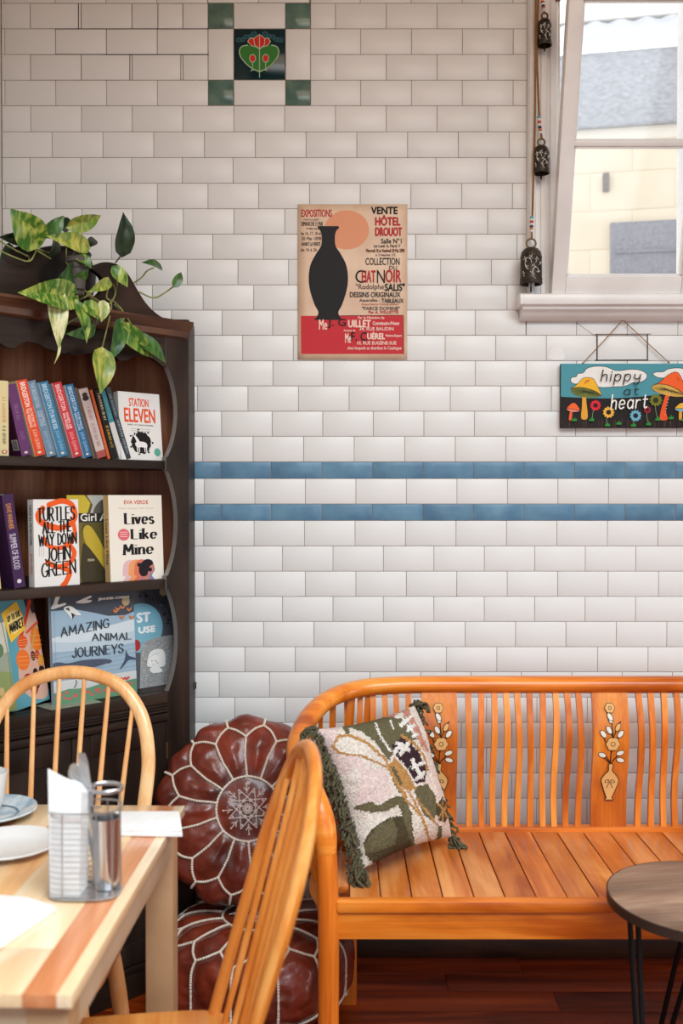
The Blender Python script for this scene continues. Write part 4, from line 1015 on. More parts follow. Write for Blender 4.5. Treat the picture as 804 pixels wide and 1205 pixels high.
# ------------------------------------------------------------------ things on the wall
def wall_thing(name, label, cat, x0, y0, x1, y1, depth, group=None):
    a, b = at(x0, y1, WALL - depth), at(x1, y0, WALL - depth)
    return thing(name, label, cat, (a.x, WALL - depth, a.z), 0, group), b.x - a.x, b.z - a.z
# poster: cream sheet, tall dark shape, red panel and the sale's lettering
po, w_, h_ = wall_thing('poster', 'cream and red auction poster with a tall black shape, stuck to the tiled wall', 'poster', 350.5, 240.5, 479.5, 423, .0035)
m_paper = noisy('aged_poster_paper', (212, 178, 150), (226, 196, 168), (9, 9, 9), .45, .03, 30)
sh = MB(); nx, nz = 12, 16; V = []; Fc = []
for j in range(nz+1):
    for i in range(nx+1): V.append((w_*i/nx, 0.0, h_*j/nz))
for j in range(nz):
    for i in range(nx): k = j*(nx+1)+i; Fc.append([k, k+1, k+nx+2, k+nx+1])
sh.add(V, Fc, 0, True); o = sh.build('paper_sheet', m_paper, po)
md = o.modifiers.new('thick', 'SOLIDIFY'); md.thickness = .0006; md.offset = -1
A_ = Art(57, 58, 747, 1040, w_, h_)
red, ink, dred, grey = (196, 44, 52), (26, 22, 22), (176, 40, 40), (92, 66, 58)
A_.ell(366, 220, 140, 124, (222, 150, 112), 40)
A_.poly([(76, 764), (722, 762), (724, 1006), (78, 1006)], red)
A_.line([(200, 764), (722, 760), (724, 1006)], 4, (60, 20, 24))
# plain dark form in place of the picture
prof_ = smooth2([(62, 196), (68, 206), (50, 228), (42, 262), (46, 320), (78, 372), (112, 440), (124, 520), (116, 600), (88, 690), (64, 738), (72, 768), (92, 790)], 6, False)
A_.poly([(250 + a, b) for a, b in prof_] + [(250 - a, b) for a, b in prof_[::-1]], ink)
A_.text('EXPOSITIONS', 80, 92, 272, 138, dred, 1.4); A_.text('PARTICULIERE', 96, 150, 190, 162, grey, .4); A_.text('DIMANCHE 15 MAI', 80, 168, 214, 196, ink, .7)
A_.text('PUBLIQUE', 112, 206, 196, 222, grey, .6); A_.text('les 16, 17, 18 et', 78, 232, 204, 256, grey, .8); A_.text('20 Mai 1898', 80, 264, 206, 286, grey, .8); A_.text('AVANT LA VENTE', 80, 298, 200, 322, ink, .8); A_.text('de 1h à 2h', 76, 336, 178, 356, grey, .6)
A_.text('VENTE', 520, 76, 684, 120, ink, 2.5); A_.text('HÔTEL', 546, 128, 702, 192, dred, 3); A_.text('DROUOT', 546, 206, 712, 258, dred, 3); A_.text('Salle N°1', 582, 274, 710, 306, ink, 1)
A_.text('Les Lundi 16, Mardi 17', 536, 312, 704, 334, grey, .8); A_.text('Mercredi 18 et Vendredi 20 Mai 1898', 488, 340, 728, 362, (110, 60, 40), 1); A_.text('à 2 heures 1/2', 548, 370, 672, 386, grey, .6)
A_.line([(575, 398), (662, 398)], 2, grey)
A_.text('COLLECTION', 484, 398, 698, 442, ink, .8); A_.text('DU', 634, 448, 682, 472, grey, .8)
A_.text('C', 420, 474, 482, 556, ink, .4); A_.text('HAT', 462, 478, 546, 552, dred, 2); A_.text('N', 556, 474, 606, 556, ink, .6); A_.text('OIR', 610, 474, 708, 552, dred, 2)
A_.text('"Rodolphe', 424, 562, 600, 606, grey, .5); A_.text('SALIS"', 606, 560, 730, 606, ink, 2); A_.text('DESSINS ORIGINAUX', 386, 614, 704, 646, ink, 1); A_.text('Aquarelles -', 446, 656, 574, 680, grey, .5); A_.text('TABLEAUX', 586, 656, 724, 682, ink, 1)
A_.text('Importante Composition', 460, 684, 692, 700, (190, 110, 90), .5); A_.text('"PARCE DOMINE"', 462, 706, 700, 728, grey, .8); A_.text('Par A. WILLETTE', 504, 732, 690, 750, dred, .8)
pk = (240, 204, 190)
A_.text('Par le Ministère de', 438, 768, 602, 784, pk, .5); A_.text('Me', 192, 788, 242, 852, pk, 1.2); A_.text('J. G', 246, 784, 360, 842, ink, 1); A_.text('UILLET', 376, 792, 516, 836, pk, 2.4); A_.text('Commissaire-Priseur', 530, 800, 698, 822, pk, .8)
A_.text('34, RUE BAUDIN', 446, 836, 660, 860, pk, .7); A_.text('Assisté de', 346, 850, 420, 864, pk, .3); A_.text('Me', 356, 876, 392, 936, pk, 1.2); A_.text('F. C', 394, 868, 492, 922, ink, 1); A_.text('UÉREL', 496, 866, 606, 912, pk, 2.2); A_.text('Peintre-Expert', 612, 882, 712, 902, pk, .6)
A_.text('10, RUE EUGÈNE-SUE', 432, 920, 678, 950, pk, .7); A_.text('chez lesquels se distribue le Catalogue', 370, 958, 710, 984, pk, .5)
A_.line([(730, 770), (730, 1000)], 3, (190, 160, 134))
A_.build('printed_design', po)

# painted sign
sg, w_, h_ = wall_thing('painted_sign', 'wide painted board reading hippy at heart, with mushrooms, hung by twine', 'sign', 660, 428, 838, 503.5, .022)
q = MB(); q.box(0, w_, 0, .016, 0, h_, 0, None, .0012); q.build('board', flat((40, 28, 22), .7), sg)
A_ = Art(97, 285, 973, 660, w_, h_)
A_.rect(97, 285, 973, 660, (76, 146, 158))
A_.poly([(97, 478), (240, 486), (400, 488), (560, 478), (700, 462), (820, 470), (973, 466), (973, 660), (97, 660)], (30, 22, 20))
random.seed(5)
for c_ in ((62, 40, 24), (92, 60, 34), (48, 32, 22)):
    A_.dots([(100 + 870*random.random(), 625 + 14*random.random(), 1.4, 20 + 8*random.random(), 0) for k in range(34)], c_)
def cloud(P): A_.poly(P, (232, 228, 222), True); A_.line(P + [P[0]], 3.2, (30, 26, 26), True)
cloud([(152, 384), (160, 366), (186, 360), (194, 344), (226, 338), (250, 312), (300, 300), (360, 304), (402, 322), (440, 326), (500, 318), (560, 324), (594, 348), (590, 374), (560, 392), (520, 394), (470, 416), (410, 420), (340, 424), (280, 416), (220, 404), (170, 402)])
cloud([(628, 346), (650, 334), (690, 332), (720, 316), (780, 310), (840, 322), (900, 330), (930, 350), (900, 376), (840, 384), (770, 380), (720, 370), (660, 366)])
def mushroom(capP, under, stem, cc, uc, stc, gl=True):
    A_.poly(stem, stc, True); A_.poly(under, uc, True)
    if gl:
        cx = sum(p[0] for p in under)/len(under); cy = sum(p[1] for p in under)/len(under)
        for p in smooth2(under, 4): A_.line([(cx, cy-6), p], 1.1, (48, 54, 30))
    A_.poly(capP, cc, True); A_.line(capP + [capP[0]], 2.5, (40, 28, 20), True)
mushroom([(155, 432), (190, 406), (222, 372), (256, 366), (286, 376), (308, 414), (332, 470), (300, 448), (240, 428), (190, 424)], [(155, 432), (200, 420), (260, 428), (310, 452), (332, 472), (290, 482), (220, 480), (170, 462)], [(222, 452), (238, 452), (246, 520), (252, 602), (216, 604), (220, 530)], (236, 178, 44), (116, 124, 56), (222, 160, 50))
mushroom([(624, 416), (670, 392), (716, 352), (762, 334), (790, 360), (810, 420), (818, 470), (780, 440), (720, 412), (660, 404)], [(624, 416), (660, 404), (730, 416), (800, 456), (818, 474), (760, 478), (680, 462), (630, 438)], [(722, 414), (742, 420), (716, 500), (704, 560), (716, 610), (672, 612), (676, 560), (696, 490)], (238, 96, 36), (226, 180, 84), (230, 84, 36))
for k in range(9): A_.ell(728 - 3.4*k, 440 + 18*k, 2.4, 2.4, (250, 220, 190), 8)
for P in ([(244, 380), (232, 404)], [(262, 378), (240, 396)], [(252, 380), (256, 392)], [(772, 362), (776, 390)], [(766, 370), (784, 380)]): A_.line(P, 3, (206, 62, 40))
mushroom([(130, 548), (150, 522), (172, 514), (192, 530), (204, 558), (170, 552)], [(130, 548), (170, 550), (204, 560), (176, 568), (142, 562)], [(150, 560), (162, 560), (158, 612), (142, 612)], (238, 100, 40), (222, 130, 110), (230, 96, 44), False)
mushroom([(756, 548), (776, 524), (800, 514), (826, 526), (840, 556), (800, 548)], [(756, 548), (800, 548), (840, 558), (806, 566), (768, 560)], [(782, 562), (796, 562), (796, 610), (780, 610)], (232, 176, 50), (120, 170, 180), (222, 160, 56), False)
def flower(cx, cy, r, c, ctr, base):
    A_.line([(cx, cy), ((cx+base[0])/2 - 6, (cy+base[1])/2), base], 3, (120, 150, 110), True)
    for k in range(11): a = 2*PI*k/11; A_.ell(cx + r*.68*math.cos(a), cy + r*.68*math.sin(a), r*.30, r*.20, c, 10, math.degrees(a))
    A_.ell(cx, cy, r*.36, r*.36, ctr, 12)
flower(296, 530, 33, (218, 36, 52), (60, 14, 20), (278, 612)); flower(372, 570, 35, (236, 176, 66), (40, 24, 18), (362, 640)); flower(528, 590, 35, (108, 172, 196), (30, 24, 24), (514, 642)); flower(596, 556, 22, (150, 34, 44), (70, 14, 22), (600, 632)); flower(644, 500, 38, (116, 118, 40), (50, 50, 20), (654, 606)); flower(900, 540, 34, (214, 60, 90), (60, 14, 24), (890, 620))
for x, y in ((172, 612), (272, 612), (364, 642), (430, 632), (514, 644), (602, 636), (656, 608), (732, 600), (804, 610), (890, 622)): A_.poly([(x-15, y+10), (x-12, y-4), (x-4, y), (x, y-16), (x+6, y-2), (x+15, y-6), (x+14, y+10)], (38, 138, 54))
blk = (34, 30, 32)
A_.pen('hippy', 326, 328, 548, 388, blk, 6.5, None, -2, 3.0, 0, 0, .16); A_.pen('at', 458, 420, 540, 468, blk, 5.5, None, 0, 3, 0, 0, .1); A_.pen('heart', 384, 474, 590, 552, (236, 232, 226), 8, None, -8, 2.6, 0, 0, .14)
A_.build('painting', sg)
tw = MB(); nail = at(733, 376.5, WALL - .012); l0 = Vector((sg.location.x, WALL - .022, sg.location.z))
aL, aR = at(686, 427.5, WALL - .0135), at(787, 426.5, WALL - .0135)
m_twine = noisy('hemp_twine', (120, 82, 46), (164, 122, 76), (300, 300, 300), .9)
for e in (aL, aR): tw.tube([e - l0, (e + nail)/2 - l0 + Vector((0, 0, -.001)), nail - l0], .0014, 6); tw.sphere(e - l0, .0032, 0, 8)
tw.build('twine', m_twine, sg)
MB().tube([nail - l0 + Vector((0, -.004, .0015)), nail - l0 + Vector((0, .016, .001))], .0018, 8).build('nail', flat((96, 66, 40), .5, .6), sg)

# three bells on twine beside the window
m_bell = noisy('blackened_bell_metal', (34, 28, 22), (62, 50, 38), (40, 40, 40), .45, .1, 60, 4, 0, .5, .35, .65, 0, None, 0, .35)
m_lip = flat((92, 68, 42), .4, .6)
bead_c = [(96, 160, 178), (232, 228, 220), (196, 66, 52), (232, 228, 220), (60, 66, 110), (206, 120, 70), (232, 228, 220)]
def bell(label, cx, y_top, y_bot, wpx, Y, cord_px, beads_px):
    c = at(cx, y_bot, Y); top = at(cx, y_top, Y); hgt = top.z - c.z; r = wpx/2*Y/F
    t = thing('hanging_bell', label, 'bell', c, 0, 'painted metal bells on twine beside the window')
    prof = [(r*1.0, 0), (r*1.03, hgt*.02), (r*.98, hgt*.10), (r*1.02, hgt*.13), (r*.97, hgt*.18), (r*.95, hgt*.70), (r*.99, hgt*.72), (r*.95, hgt*.76), (r*.88, hgt*.86), (r*.62, hgt*.95), (r*.2, hgt*1.0), (0, hgt*1.0)]
    inner = [(r*.9, 0), (r*.88, hgt*.7), (r*.5, hgt*.9), (0, hgt*.92)]
    q = MB(); q.lathe(prof, 28, 0); q.lathe(inner, 24, 0); q.lathe([(r*.9, 0), (r*1.0, 0)], 28, 1); q.build('bell_body', [m_bell, m_lip], t)
    # painted white sprigs on the front
    s_ = MB(); rr = r*1.0
    def pt(u, v, lift=.0006): a = -PI/2 + u; rad = (r*.97 + lift) if v < .74 else (r*.93 + lift); return Vector((rad*math.cos(a), rad*math.sin(a), hgt*v))
    rs = random.Random(int(cx*7+y_bot))
    for (u, v) in ((-.75, .62), (-.2, .66), (.35, .60), (-.6, .40), (.05, .42), (.8, .50), (-.1, .24), (.55, .28), (-.95, .24)):
        for k in range(3 + (v > .5)):
            a = 2*PI*k/5 + u; du, dv = .20*math.cos(a), .085*math.sin(a)
            s_.tube([pt(u + du*.25, v + dv*.25), pt(u + du, v + dv)], .0008, 5)
    for (u, v) in ((.25, .26), (-.45, .52)):
        s_.tube([pt(u + .30*math.cos(a_), v + .15*math.sin(a_)) for a_ in [2*PI*k/16 for k in range(13)]], .0007, 5)
    s_.build('painted_sprigs', flat((226, 222, 210), .6), t)
    rg = MB(); R = r*.42; rg.tube([(R*math.cos(a), 0, hgt + R*.8 + R*math.sin(a)) for a in [2*PI*k/18 for k in range(18)]], .0028, 6, 0, True, None, None, None, True); rg.build('ring', m_lip, t)
    cl = MB(); cl.tube([(0, 0, hgt*.9), (0, 0, -hgt*.14)], .0016, 6); cl.tube([(0, 0, -hgt*.05), (0, 0, -hgt*.20)], .0024, 6); cl.build('clapper', flat((34, 26, 20), .7), t)
    y0 = hgt + R*1.7; P = [Vector((0, 0, y0))] + [at(x, y, Y) - c for x, y in cord_px]
    MB().tube(P, .0018, 6).build('cord', m_twine, t)
    if len(cord_px) > 1 and y_top > 100: MB().tube([p + Vector((.0035, .002, 0)) for p in P], .0016, 6).build('cord', m_twine, t)
    b0, b1 = beads_px; n = 7
    for k in range(n):
        p = at(cord_px[0][0] + (cx - cord_px[0][0])*.7, b0 + (b1-b0)*k/(n-1), Y) - c
        f = min(1, max(0, (p.z - y0)/max(.001, (P[1].z - y0)))); p.x = P[0].x + (P[1].x - P[0].x)*f
        MB().sphere((p.x, p.y, p.z), .0058, 0, 10, (1, 1, .75)).build('bead', flat(bead_c[k % 7], .25), t)
bell('highest of the three small black bells, near the top of the window frame', 641, 22, 54, 17, WALL - .052, [(638, 0), (637, -60)], (-2, 12))
bell('middle bell of the three, level with the lower part of the window', 637, 171, 204.5, 19.5, WALL - .052, [(634, 138), (631, 60), (633, 0), (635, -60)], (138, 156))
bell('lowest and largest bell, hanging just above the window sill', 625, 291, 335, 26, WALL - .058, [(626, 256), (629, 140), (630, 0), (631, -60)], (256, 272))
# ------------------------------------------------------------------ teak bench
m_teak = wood('orange_teak', (178, 80, 12), (244, 158, 66), 0, .32, 26, 1.6, .07, .05, .2, (228, 124, 34))
m_teakz = wood('orange_teak_upright', (178, 80, 14), (240, 154, 66), 2, .32, 26, 1.6, .09, .05, .2, (222, 120, 34))
m_teaky = wood('orange_teak_planks', (162, 74, 20), (232, 158, 92), 1, .28, 20, 1.5, .14, .05, .35, (204, 116, 48), .5, 3.0)
BX, BY = .742, 2.50
be = thing('bench', 'long orange teak bench with a curved arm, slatted back and inlaid flower splats', 'bench', (BX, BY, 0))
B0 = Vector((BX, BY, 0))
def bb(mb, name, mat, parent=be): return mb.build(name, mat, parent, B0)
YB_, YF = 2.75, 2.275; ZS = .463
half = [(.742, 2.765, .868), (.40, 2.765, .868), (.16, 2.762, .867), (.04, 2.738, .860), (-.04, 2.672, .842), (-.090, 2.58, .808), (-.108, 2.48, .772), (-.098, 2.385, .735), (-.066, 2.318, .690), (-.042, 2.290, .63), (-.034, 2.284, .57)]
rail = half[::-1] + [(2*BX - x, y, z) for x, y, z in half[1:]]
rp = smooth_path(rail, 8)
bb(MB().tube(rp, .030, 14, 0, True, None, [(1.0, .80) if 10 < i < len(rp)-11 else (.78 + .022*min(i, len(rp)-1-i), .76 + .004*min(i, len(rp)-1-i)) for i in range(len(rp))]), 'top_rail', m_teak)
for sx in (1, -1):
    f = lambda x: x if sx == 1 else 2*BX - x
    lg = smooth_path([(f(-.056), 2.304, .668), (f(-.044), 2.292, .635), (f(-.0355), 2.285, .57), (f(-.032), 2.283, .50), (f(-.030), 2.280, .40), (f(-.030), 2.282, .2), (f(-.032), 2.278, 0)], 5)
    bb(MB().tube(lg, [.0225*min(1.0, .84 + .02*i) for i in range(len(lg))], 14, 0, True, None, (1.0, 1.1), (0, 1, 0)), 'front_leg', m_teakz)
    bb(MB().box(f(.02)-.022, f(.02)+.022, 2.700, 2.740, 0, .46, 0, None, .004), 'rear_leg', m_teakz)
    # curved side rail under the seat and the arm's little slats
    sp_ = smooth_path([(f(-.022), 2.30, .425), (f(-.060), 2.42, .425), (f(-.058), 2.56, .425), (f(-.01), 2.68, .425), (f(.09), 2.745, .425)], 6)
    bb(MB().tube(sp_, .032, 4, 0, True, None, (1.25, .55), (0, 0, 1)), 'side_rail', m_teak)
    asl = MB()
    rl = [p for p in smooth_path(half, 8) if p.y < 2.755 and p.z > .70]
    low = [p for p in sp_]
    n = 10
    for k in range(n):
        t = (k + .6)/n; a = rl[int((1-t)*(len(rl)-1))]; a = Vector((f(a.x), a.y, a.z)); b = low[int(t*(len(low)-1))].copy()
        mid = (a*.5 + b*.5) + Vector((-.010*sx, 0, 0)); dirn = (low[min(len(low)-1, int(t*(len(low)-1))+1)] - low[max(0, int(t*(len(low)-1))-1)])
        asl.tube(smooth_path([b + Vector((0, 0, .01)), b*.7+a*.3 + Vector((-.006*sx, 0, 0)), mid, a - Vector((0, 0, .01))], 4), .011, 4, 0, True, None, (1.2, .62), dirn)
    bb(asl, 'arm_slats', m_teakz)
# seat: planks running front to back, front rail with rounded lip, apron
pk_ = MB(); x = -.052; w_ = .0722
def seat_back(xx):
    e = min(xx, 2*BX - xx); return 2.745 if e > .10 else 2.745 - .25*((.10 - e)/.15)**2
while x < 2*BX + .052 - .01:
    x1 = x + w_ - .003; e = min((x + x1)/2, 2*BX - (x+x1)/2)
    y0 = YF + .020 if e > -.01 else 2.36
    pk_.box(x, x1, y0, seat_back((x+x1)/2), ZS-.018, ZS, 0, None, .0022); x += w_
bb(pk_, 'seat_planks', m_teaky)
fr = MB(); fr.box(-.012, 2*BX+.012, YF-.012, YF+.022, ZS-.026, ZS+.001, 0, None, .007); fr.box(-.012, 2*BX+.012, YF-.002, YF+.026, ZS-.090, ZS-.024, 0, None, .003)
bb(fr, 'front_rail', m_teak)
bb(MB().box(-.0, 2*BX, 2.715, 2.745, ZS-.085, ZS-.019, 0, None, .003), 'rear_rail', m_teak)
bb(MB().box(.10, 2*BX-.10, 2.745, 2.772, .325, .375, 0, None, .003).box(.10, 2*BX-.10, 2.742, 2.775, ZS-.02, ZS+.012, 0, None, .003), 'back_rail', m_teak)
# back: bowed slats and broad inlaid splats
def prof_y(t): return 2.757 - .016*math.sin(PI*t)*1.0 + .020*math.sin(2*PI*t)*.6
sl_ = MB()
def slat(xc, hw, mb, th=.006):
    n = 12; V = []; Fc = []
    for i in range(n+1):
        t = i/n; z = ZS + .002 + (.850 - ZS)*t; y = prof_y(t); wob = .0025*math.sin(xc*37 + 5*t)
        for dx, dy in ((-hw, -th), (hw, -th), (hw, th), (-hw, th)): V.append((xc + dx + wob*(hw < .02), y + dy, z))
    for i in range(n):
        for k in range(4): Fc.append([i*4+k, i*4+(k+1) % 4, i*4+4+(k+1) % 4, i*4+4+k])
    Fc += [[3, 2, 1, 0], [n*4, n*4+1, n*4+2, n*4+3]]
    mb.add(V, Fc, 0, True)
spx = [BX - .472, BX, BX + .472]
for s0 in (BX - .472, BX):
    for k in range(10): slat(s0 + .049 + .374*(k+1)/11.0, .0078, sl_)
for sg_ in (-1, 1):
    for k in range(6): slat(BX + sg_*(.472 + .049 + .034*(k+1)), .0078, sl_)
bb(sl_, 'back_slats', m_teakz)
pale, dkl, wht = (222, 170, 108), (58, 34, 22), (226, 220, 206)
for i, xs in enumerate(spx):
    q = MB(); slat(xs, .049, q, .008); o = bb(q, 'splat', m_teakz)
    A_ = Art(520, 78, 632, 498, .098, .387, .00008)
    A_.k = 8
    C_X = 574
    for P in ([(574, 300), (576, 250), (580, 200), (574, 150), (572, 124)], [(576, 290), (556, 262)], [(576, 290), (600, 262)], [(578, 255), (552, 214)], [(578, 250), (604, 196)], [(580, 210), (566, 180)], [(582, 210), (598, 172), (606, 164)], [(576, 292), (544, 264)]): A_.line(P, 3, dkl, True)
    def lf(x, y, a, c, r=12): 
        A_.ell(x, y, r+2, r*.55+2, dkl, 12, a); A_.ell(x, y, r, r*.55, c, 12, a)
    for x, y, a, c in ((548, 264, 200, wht), (604, 258, -20, wht), (606, 280, 15, wht), (550, 200, 50, wht), (604, 200, -50, wht), (568, 188, 60, wht), (574, 156, 85, wht), (572, 150, 60, wht), (596, 180, -60, pale)): lf(x, y, a, c)
    for x, y, r in ((580, 230, 21), (572, 124, 15)):
        for k in range(6): a = 2*PI*k/6; A_.ell(x + r*.5*math.cos(a), y + r*.5*math.sin(a), r*.52+1.5, r*.46+1.5, dkl, 12); 
        for k in range(6): a = 2*PI*k/6; A_.ell(x + r*.5*math.cos(a), y + r*.5*math.sin(a), r*.52, r*.46, pale, 12)
        A_.ring(x, y, r*.32, r*.3, 1.8, dkl, 12); A_.ell(x, y, r*.2, r*.2, pale, 10)
    va = [(568, 292), (582, 292), (581, 312), (590, 322), (602, 340), (600, 358), (586, 392), (584, 398), (588, 404), (562, 404), (566, 398), (564, 392), (552, 358), (548, 340), (560, 322), (569, 312)]
    A_.poly(va, pale, True); A_.line(va + [va[0]], 2.4, dkl, True)
    for sx in (-1, 1): A_.ell(575 + sx*9, 346, 8, 5, dkl, 12, sx*25); A_.ell(575 + sx*9, 346, 5.5, 3, pale, 12, sx*25); A_.line([(575, 348), (575 + sx*10, 366)], 2, dkl)
    def fn(p, xs=xs):
        t = max(0, min(1, p.z/.387)); return Vector((xs - .049 + p.x, prof_y(t) - .008 + p.y, ZS + .002 + p.z)) - B0
    A_.build('flower_inlay', o, fn, 'pale vase of flowers inlaid in the wood')

# ------------------------------------------------------------------ cushion leaning in the corner of the bench
BLc, BRc, TLc, TRc = Vector((.050, 2.385, ZS+.030)), Vector((.290, 2.615, ZS+.030)), at(372, 858, 2.43), at(488, 830, 2.665)
Cc = (BLc + BRc + TLc + TRc)/4; nrm = (BRc - BLc).cross(TLc - BLc).normalized()
if nrm.y > 0: nrm = -nrm
cu = thing('cushion', 'tufted cushion with a rust, olive and cream pattern and olive fringe, on the bench', 'cushion', (Cc.x, Cc.y, ZS))
CO = Vector((Cc.x, Cc.y, ZS))
crop = {'TL': (140, 240), 'TR': (500, 140), 'BR': (722, 640), 'BL': (385, 850)}
def bil(u, v, a, b, c, d): return [a[i]*(1-u)*(1-v) + b[i]*u*(1-v) + c[i]*u*v + d[i]*(1-u)*v for i in range(len(a))]   # v down
def ppos(u, v, s=1, lift=0.0):
    e = 0.0
    p = Vector(bil(u, v, TLc, TRc, BRc, BLc))
    k = (max(0, 1-(2*u-1)**4)*max(0, 1-(2*v-1)**4))**.55
    # pinch the sides in between the corners
    p += (Cc - p)*(.07*((1-(2*u-1)**2)*(2*v-1)**2 + (1-(2*v-1)**2)*(2*u-1)**2))
    wr = .006*noise.noise(Vector((u*5, v*5, s*3))) + .0025*noise.noise(Vector((u*22, v*22, 4)))
    return p + nrm*(s*(.066*k) + (wr + lift)*s*min(1, 3*k))
def pip(x, y, P):
    c = False; j = len(P)-1
    for i in range(len(P)):
        if (P[i][1] > y) != (P[j][1] > y) and x < (P[j][0]-P[i][0])*(y-P[i][1])/(P[j][1]-P[i][1]) + P[i][0]: c = not c
        j = i
    return c
def near(x, y, P, w):
    for i in range(len(P)-1):
        ax, ay = P[i]; bx, by = P[i+1]; L = (bx-ax)**2 + (by-ay)**2
        t = max(0, min(1, ((x-ax)*(bx-ax) + (y-ay)*(by-ay))/L)) if L else 0
        if math.hypot(x-ax-t*(bx-ax), y-ay-t*(by-ay)) < w: return True
    return False
CREAM, PINK, SALM, OLIVE, DOL, TAN, PLUM, WHT, PALE = range(9)
regs = [(PINK, [(120, 250), (250, 225), (215, 300), (245, 350), (310, 350), (360, 400), (440, 420), (470, 500), (440, 545), (380, 545), (300, 560), (250, 500), (180, 400)]), (CREAM, [(240, 440), (320, 400), (330, 470), (300, 560), (260, 520)]),
 (SALM, [(360, 200), (480, 120), (530, 160), (575, 240), (612, 330), (598, 345), (565, 280), (520, 190), (450, 190), (400, 205)]), (OLIVE, [(250, 235), (300, 215), (380, 190), (450, 190), (520, 195), (566, 285), (480, 300), (450, 370), (425, 350), (395, 300), (330, 250), (270, 262)]),
 (PALE, [(590, 310), (640, 420), (690, 520), (722, 640), (690, 720), (620, 700), (560, 560), (560, 470), (600, 460), (610, 400)]),
 (CREAM, [(215, 300), (232, 270), (262, 262), (320, 275), (380, 310), (440, 385), (430, 400), (340, 356), (250, 344), (222, 330)]), (CREAM, [(285, 235), (330, 250), (395, 305), (440, 372), (400, 330), (330, 282), (285, 262)]),
 (OLIVE, [(292, 570), (330, 552), (372, 540), (400, 556), (440, 535), (472, 520), (488, 556), (440, 580), (380, 588), (330, 578)]),
 (DOL, [(340, 720), (362, 670), (400, 636), (450, 605), (500, 600), (534, 640), (552, 700), (566, 745), (545, 790), (500, 820), (440, 860), (395, 860), (400, 810), (372, 790), (350, 770)]), (OLIVE, [(340, 720), (400, 640), (460, 610), (480, 660), (470, 720), (400, 745), (350, 760)]),
 (OLIVE, [(470, 515), (505, 520), (545, 590), (565, 680), (560, 760), (530, 690), (500, 600)]), (CREAM, [(540, 600), (590, 580), (650, 640), (640, 690), (600, 730), (560, 775), (552, 700)]),
 (OLIVE, [(548, 484), (606, 464), (640, 520), (648, 590), (630, 622), (592, 600), (565, 545)]), (DOL, [(636, 560), (668, 520), (700, 580), (680, 630), (650, 620)]), (OLIVE, [(590, 770), (640, 700), (652, 640), (668, 640), (664, 700), (630, 750)]),
 (TAN, [(440, 390), (470, 360), (540, 450), (560, 490), (520, 500), (480, 460)]), (OLIVE, [(452, 400), (470, 396), (500, 470), (495, 510), (465, 470)]), (PLUM, [(458, 310), (500, 278), (540, 300), (575, 345), (604, 410), (594, 462), (556, 466), (530, 410), (480, 352)])]
lines = [(TAN, [(222, 300), (240, 270), (290, 268), (360, 300), (430, 365), (470, 450), (520, 540), (580, 600), (600, 660), (615, 700)], 6), (TAN, [(215, 310), (240, 340), (330, 350), (400, 380), (440, 400)], 5), (TAN, [(530, 500), (560, 560), (600, 640), (616, 705)], 5), (TAN, [(560, 530), (600, 580), (646, 640)], 5), (TAN, [(470, 365), (520, 420), (545, 480)], 5), (TAN, [(440, 395), (490, 480), (520, 520)], 5),
 (TAN, [(500, 270), (550, 300), (590, 350), (606, 410)], 6), (TAN, [(650, 550), (690, 610)], 4), (TAN, [(690, 550), (650, 610)], 4), (TAN, [(668, 530), (668, 626)], 3), (WHT, [(390, 215), (410, 270), (450, 330)], 4), (WHT, [(450, 205), (462, 240)], 4),
 (WHT, [(470, 335), (500, 305)], 9), (WHT, [(495, 345), (525, 300)], 10), (WHT, [(480, 300), (530, 330)], 8), (WHT, [(545, 400), (590, 380)], 8), (WHT, [(545, 370), (580, 440)], 9), (WHT, [(560, 450), (592, 420)], 8),
 (WHT, [(482, 190), (500, 180)], 9), (WHT, [(495, 225), (520, 205)], 9), (WHT, [(525, 205), (540, 185)], 7), (WHT, [(525, 245), (550, 225)], 8), (WHT, [(545, 270), (565, 262)], 7), (WHT, [(484, 178), (560, 270)], 4), (WHT, [(375, 810), (400, 850)], 9)]
N = 120; V = []; Fc = []; MI = []
for j in range(N+1):
    for i in range(N+1): V.append(ppos(i/N, j/N, 1) - CO)
rs = random.Random(2)
for j in range(N):
    for i in range(N):
        pc = ppos((i+.5)/N, (j+.5)/N, 1); x = (402 + F*pc.x/pc.y - 330)*3.4957; y = (585 - F*(pc.z - H)/pc.y - 790)*3.4957; x += rs.uniform(-3, 3); y += rs.uniform(-3, 3)
        m_ = CREAM
        for k, P in regs:
            if pip(x, y, P): m_ = k
        for k, P, w in lines:
            if near(x, y, P, w): m_ = k
        k0 = j*(N+1)+i; Fc.append([k0, k0+N+1, k0+N+2, k0+1]); MI.append(m_)
def tuft(name, c): return noisy(name, tuple(v*.86 for v in c), c, (160, 160, 160), .95, .9, 210, 3, 0, .1)
cmats = [tuft('cream_tufted_yarn', (226, 214, 202)), tuft('pink_tufted_yarn', (226, 202, 196)), tuft('salmon_tufted_yarn', (196, 136, 118)), tuft('olive_tufted_yarn', (106, 98, 72)), tuft('dark_olive_yarn', (80, 70, 50)), tuft('tan_yarn', (188, 138, 82)), tuft('plum_yarn', (62, 42, 48)), tuft('white_yarn', (236, 230, 222)), tuft('blush_yarn', (230, 208, 196))]
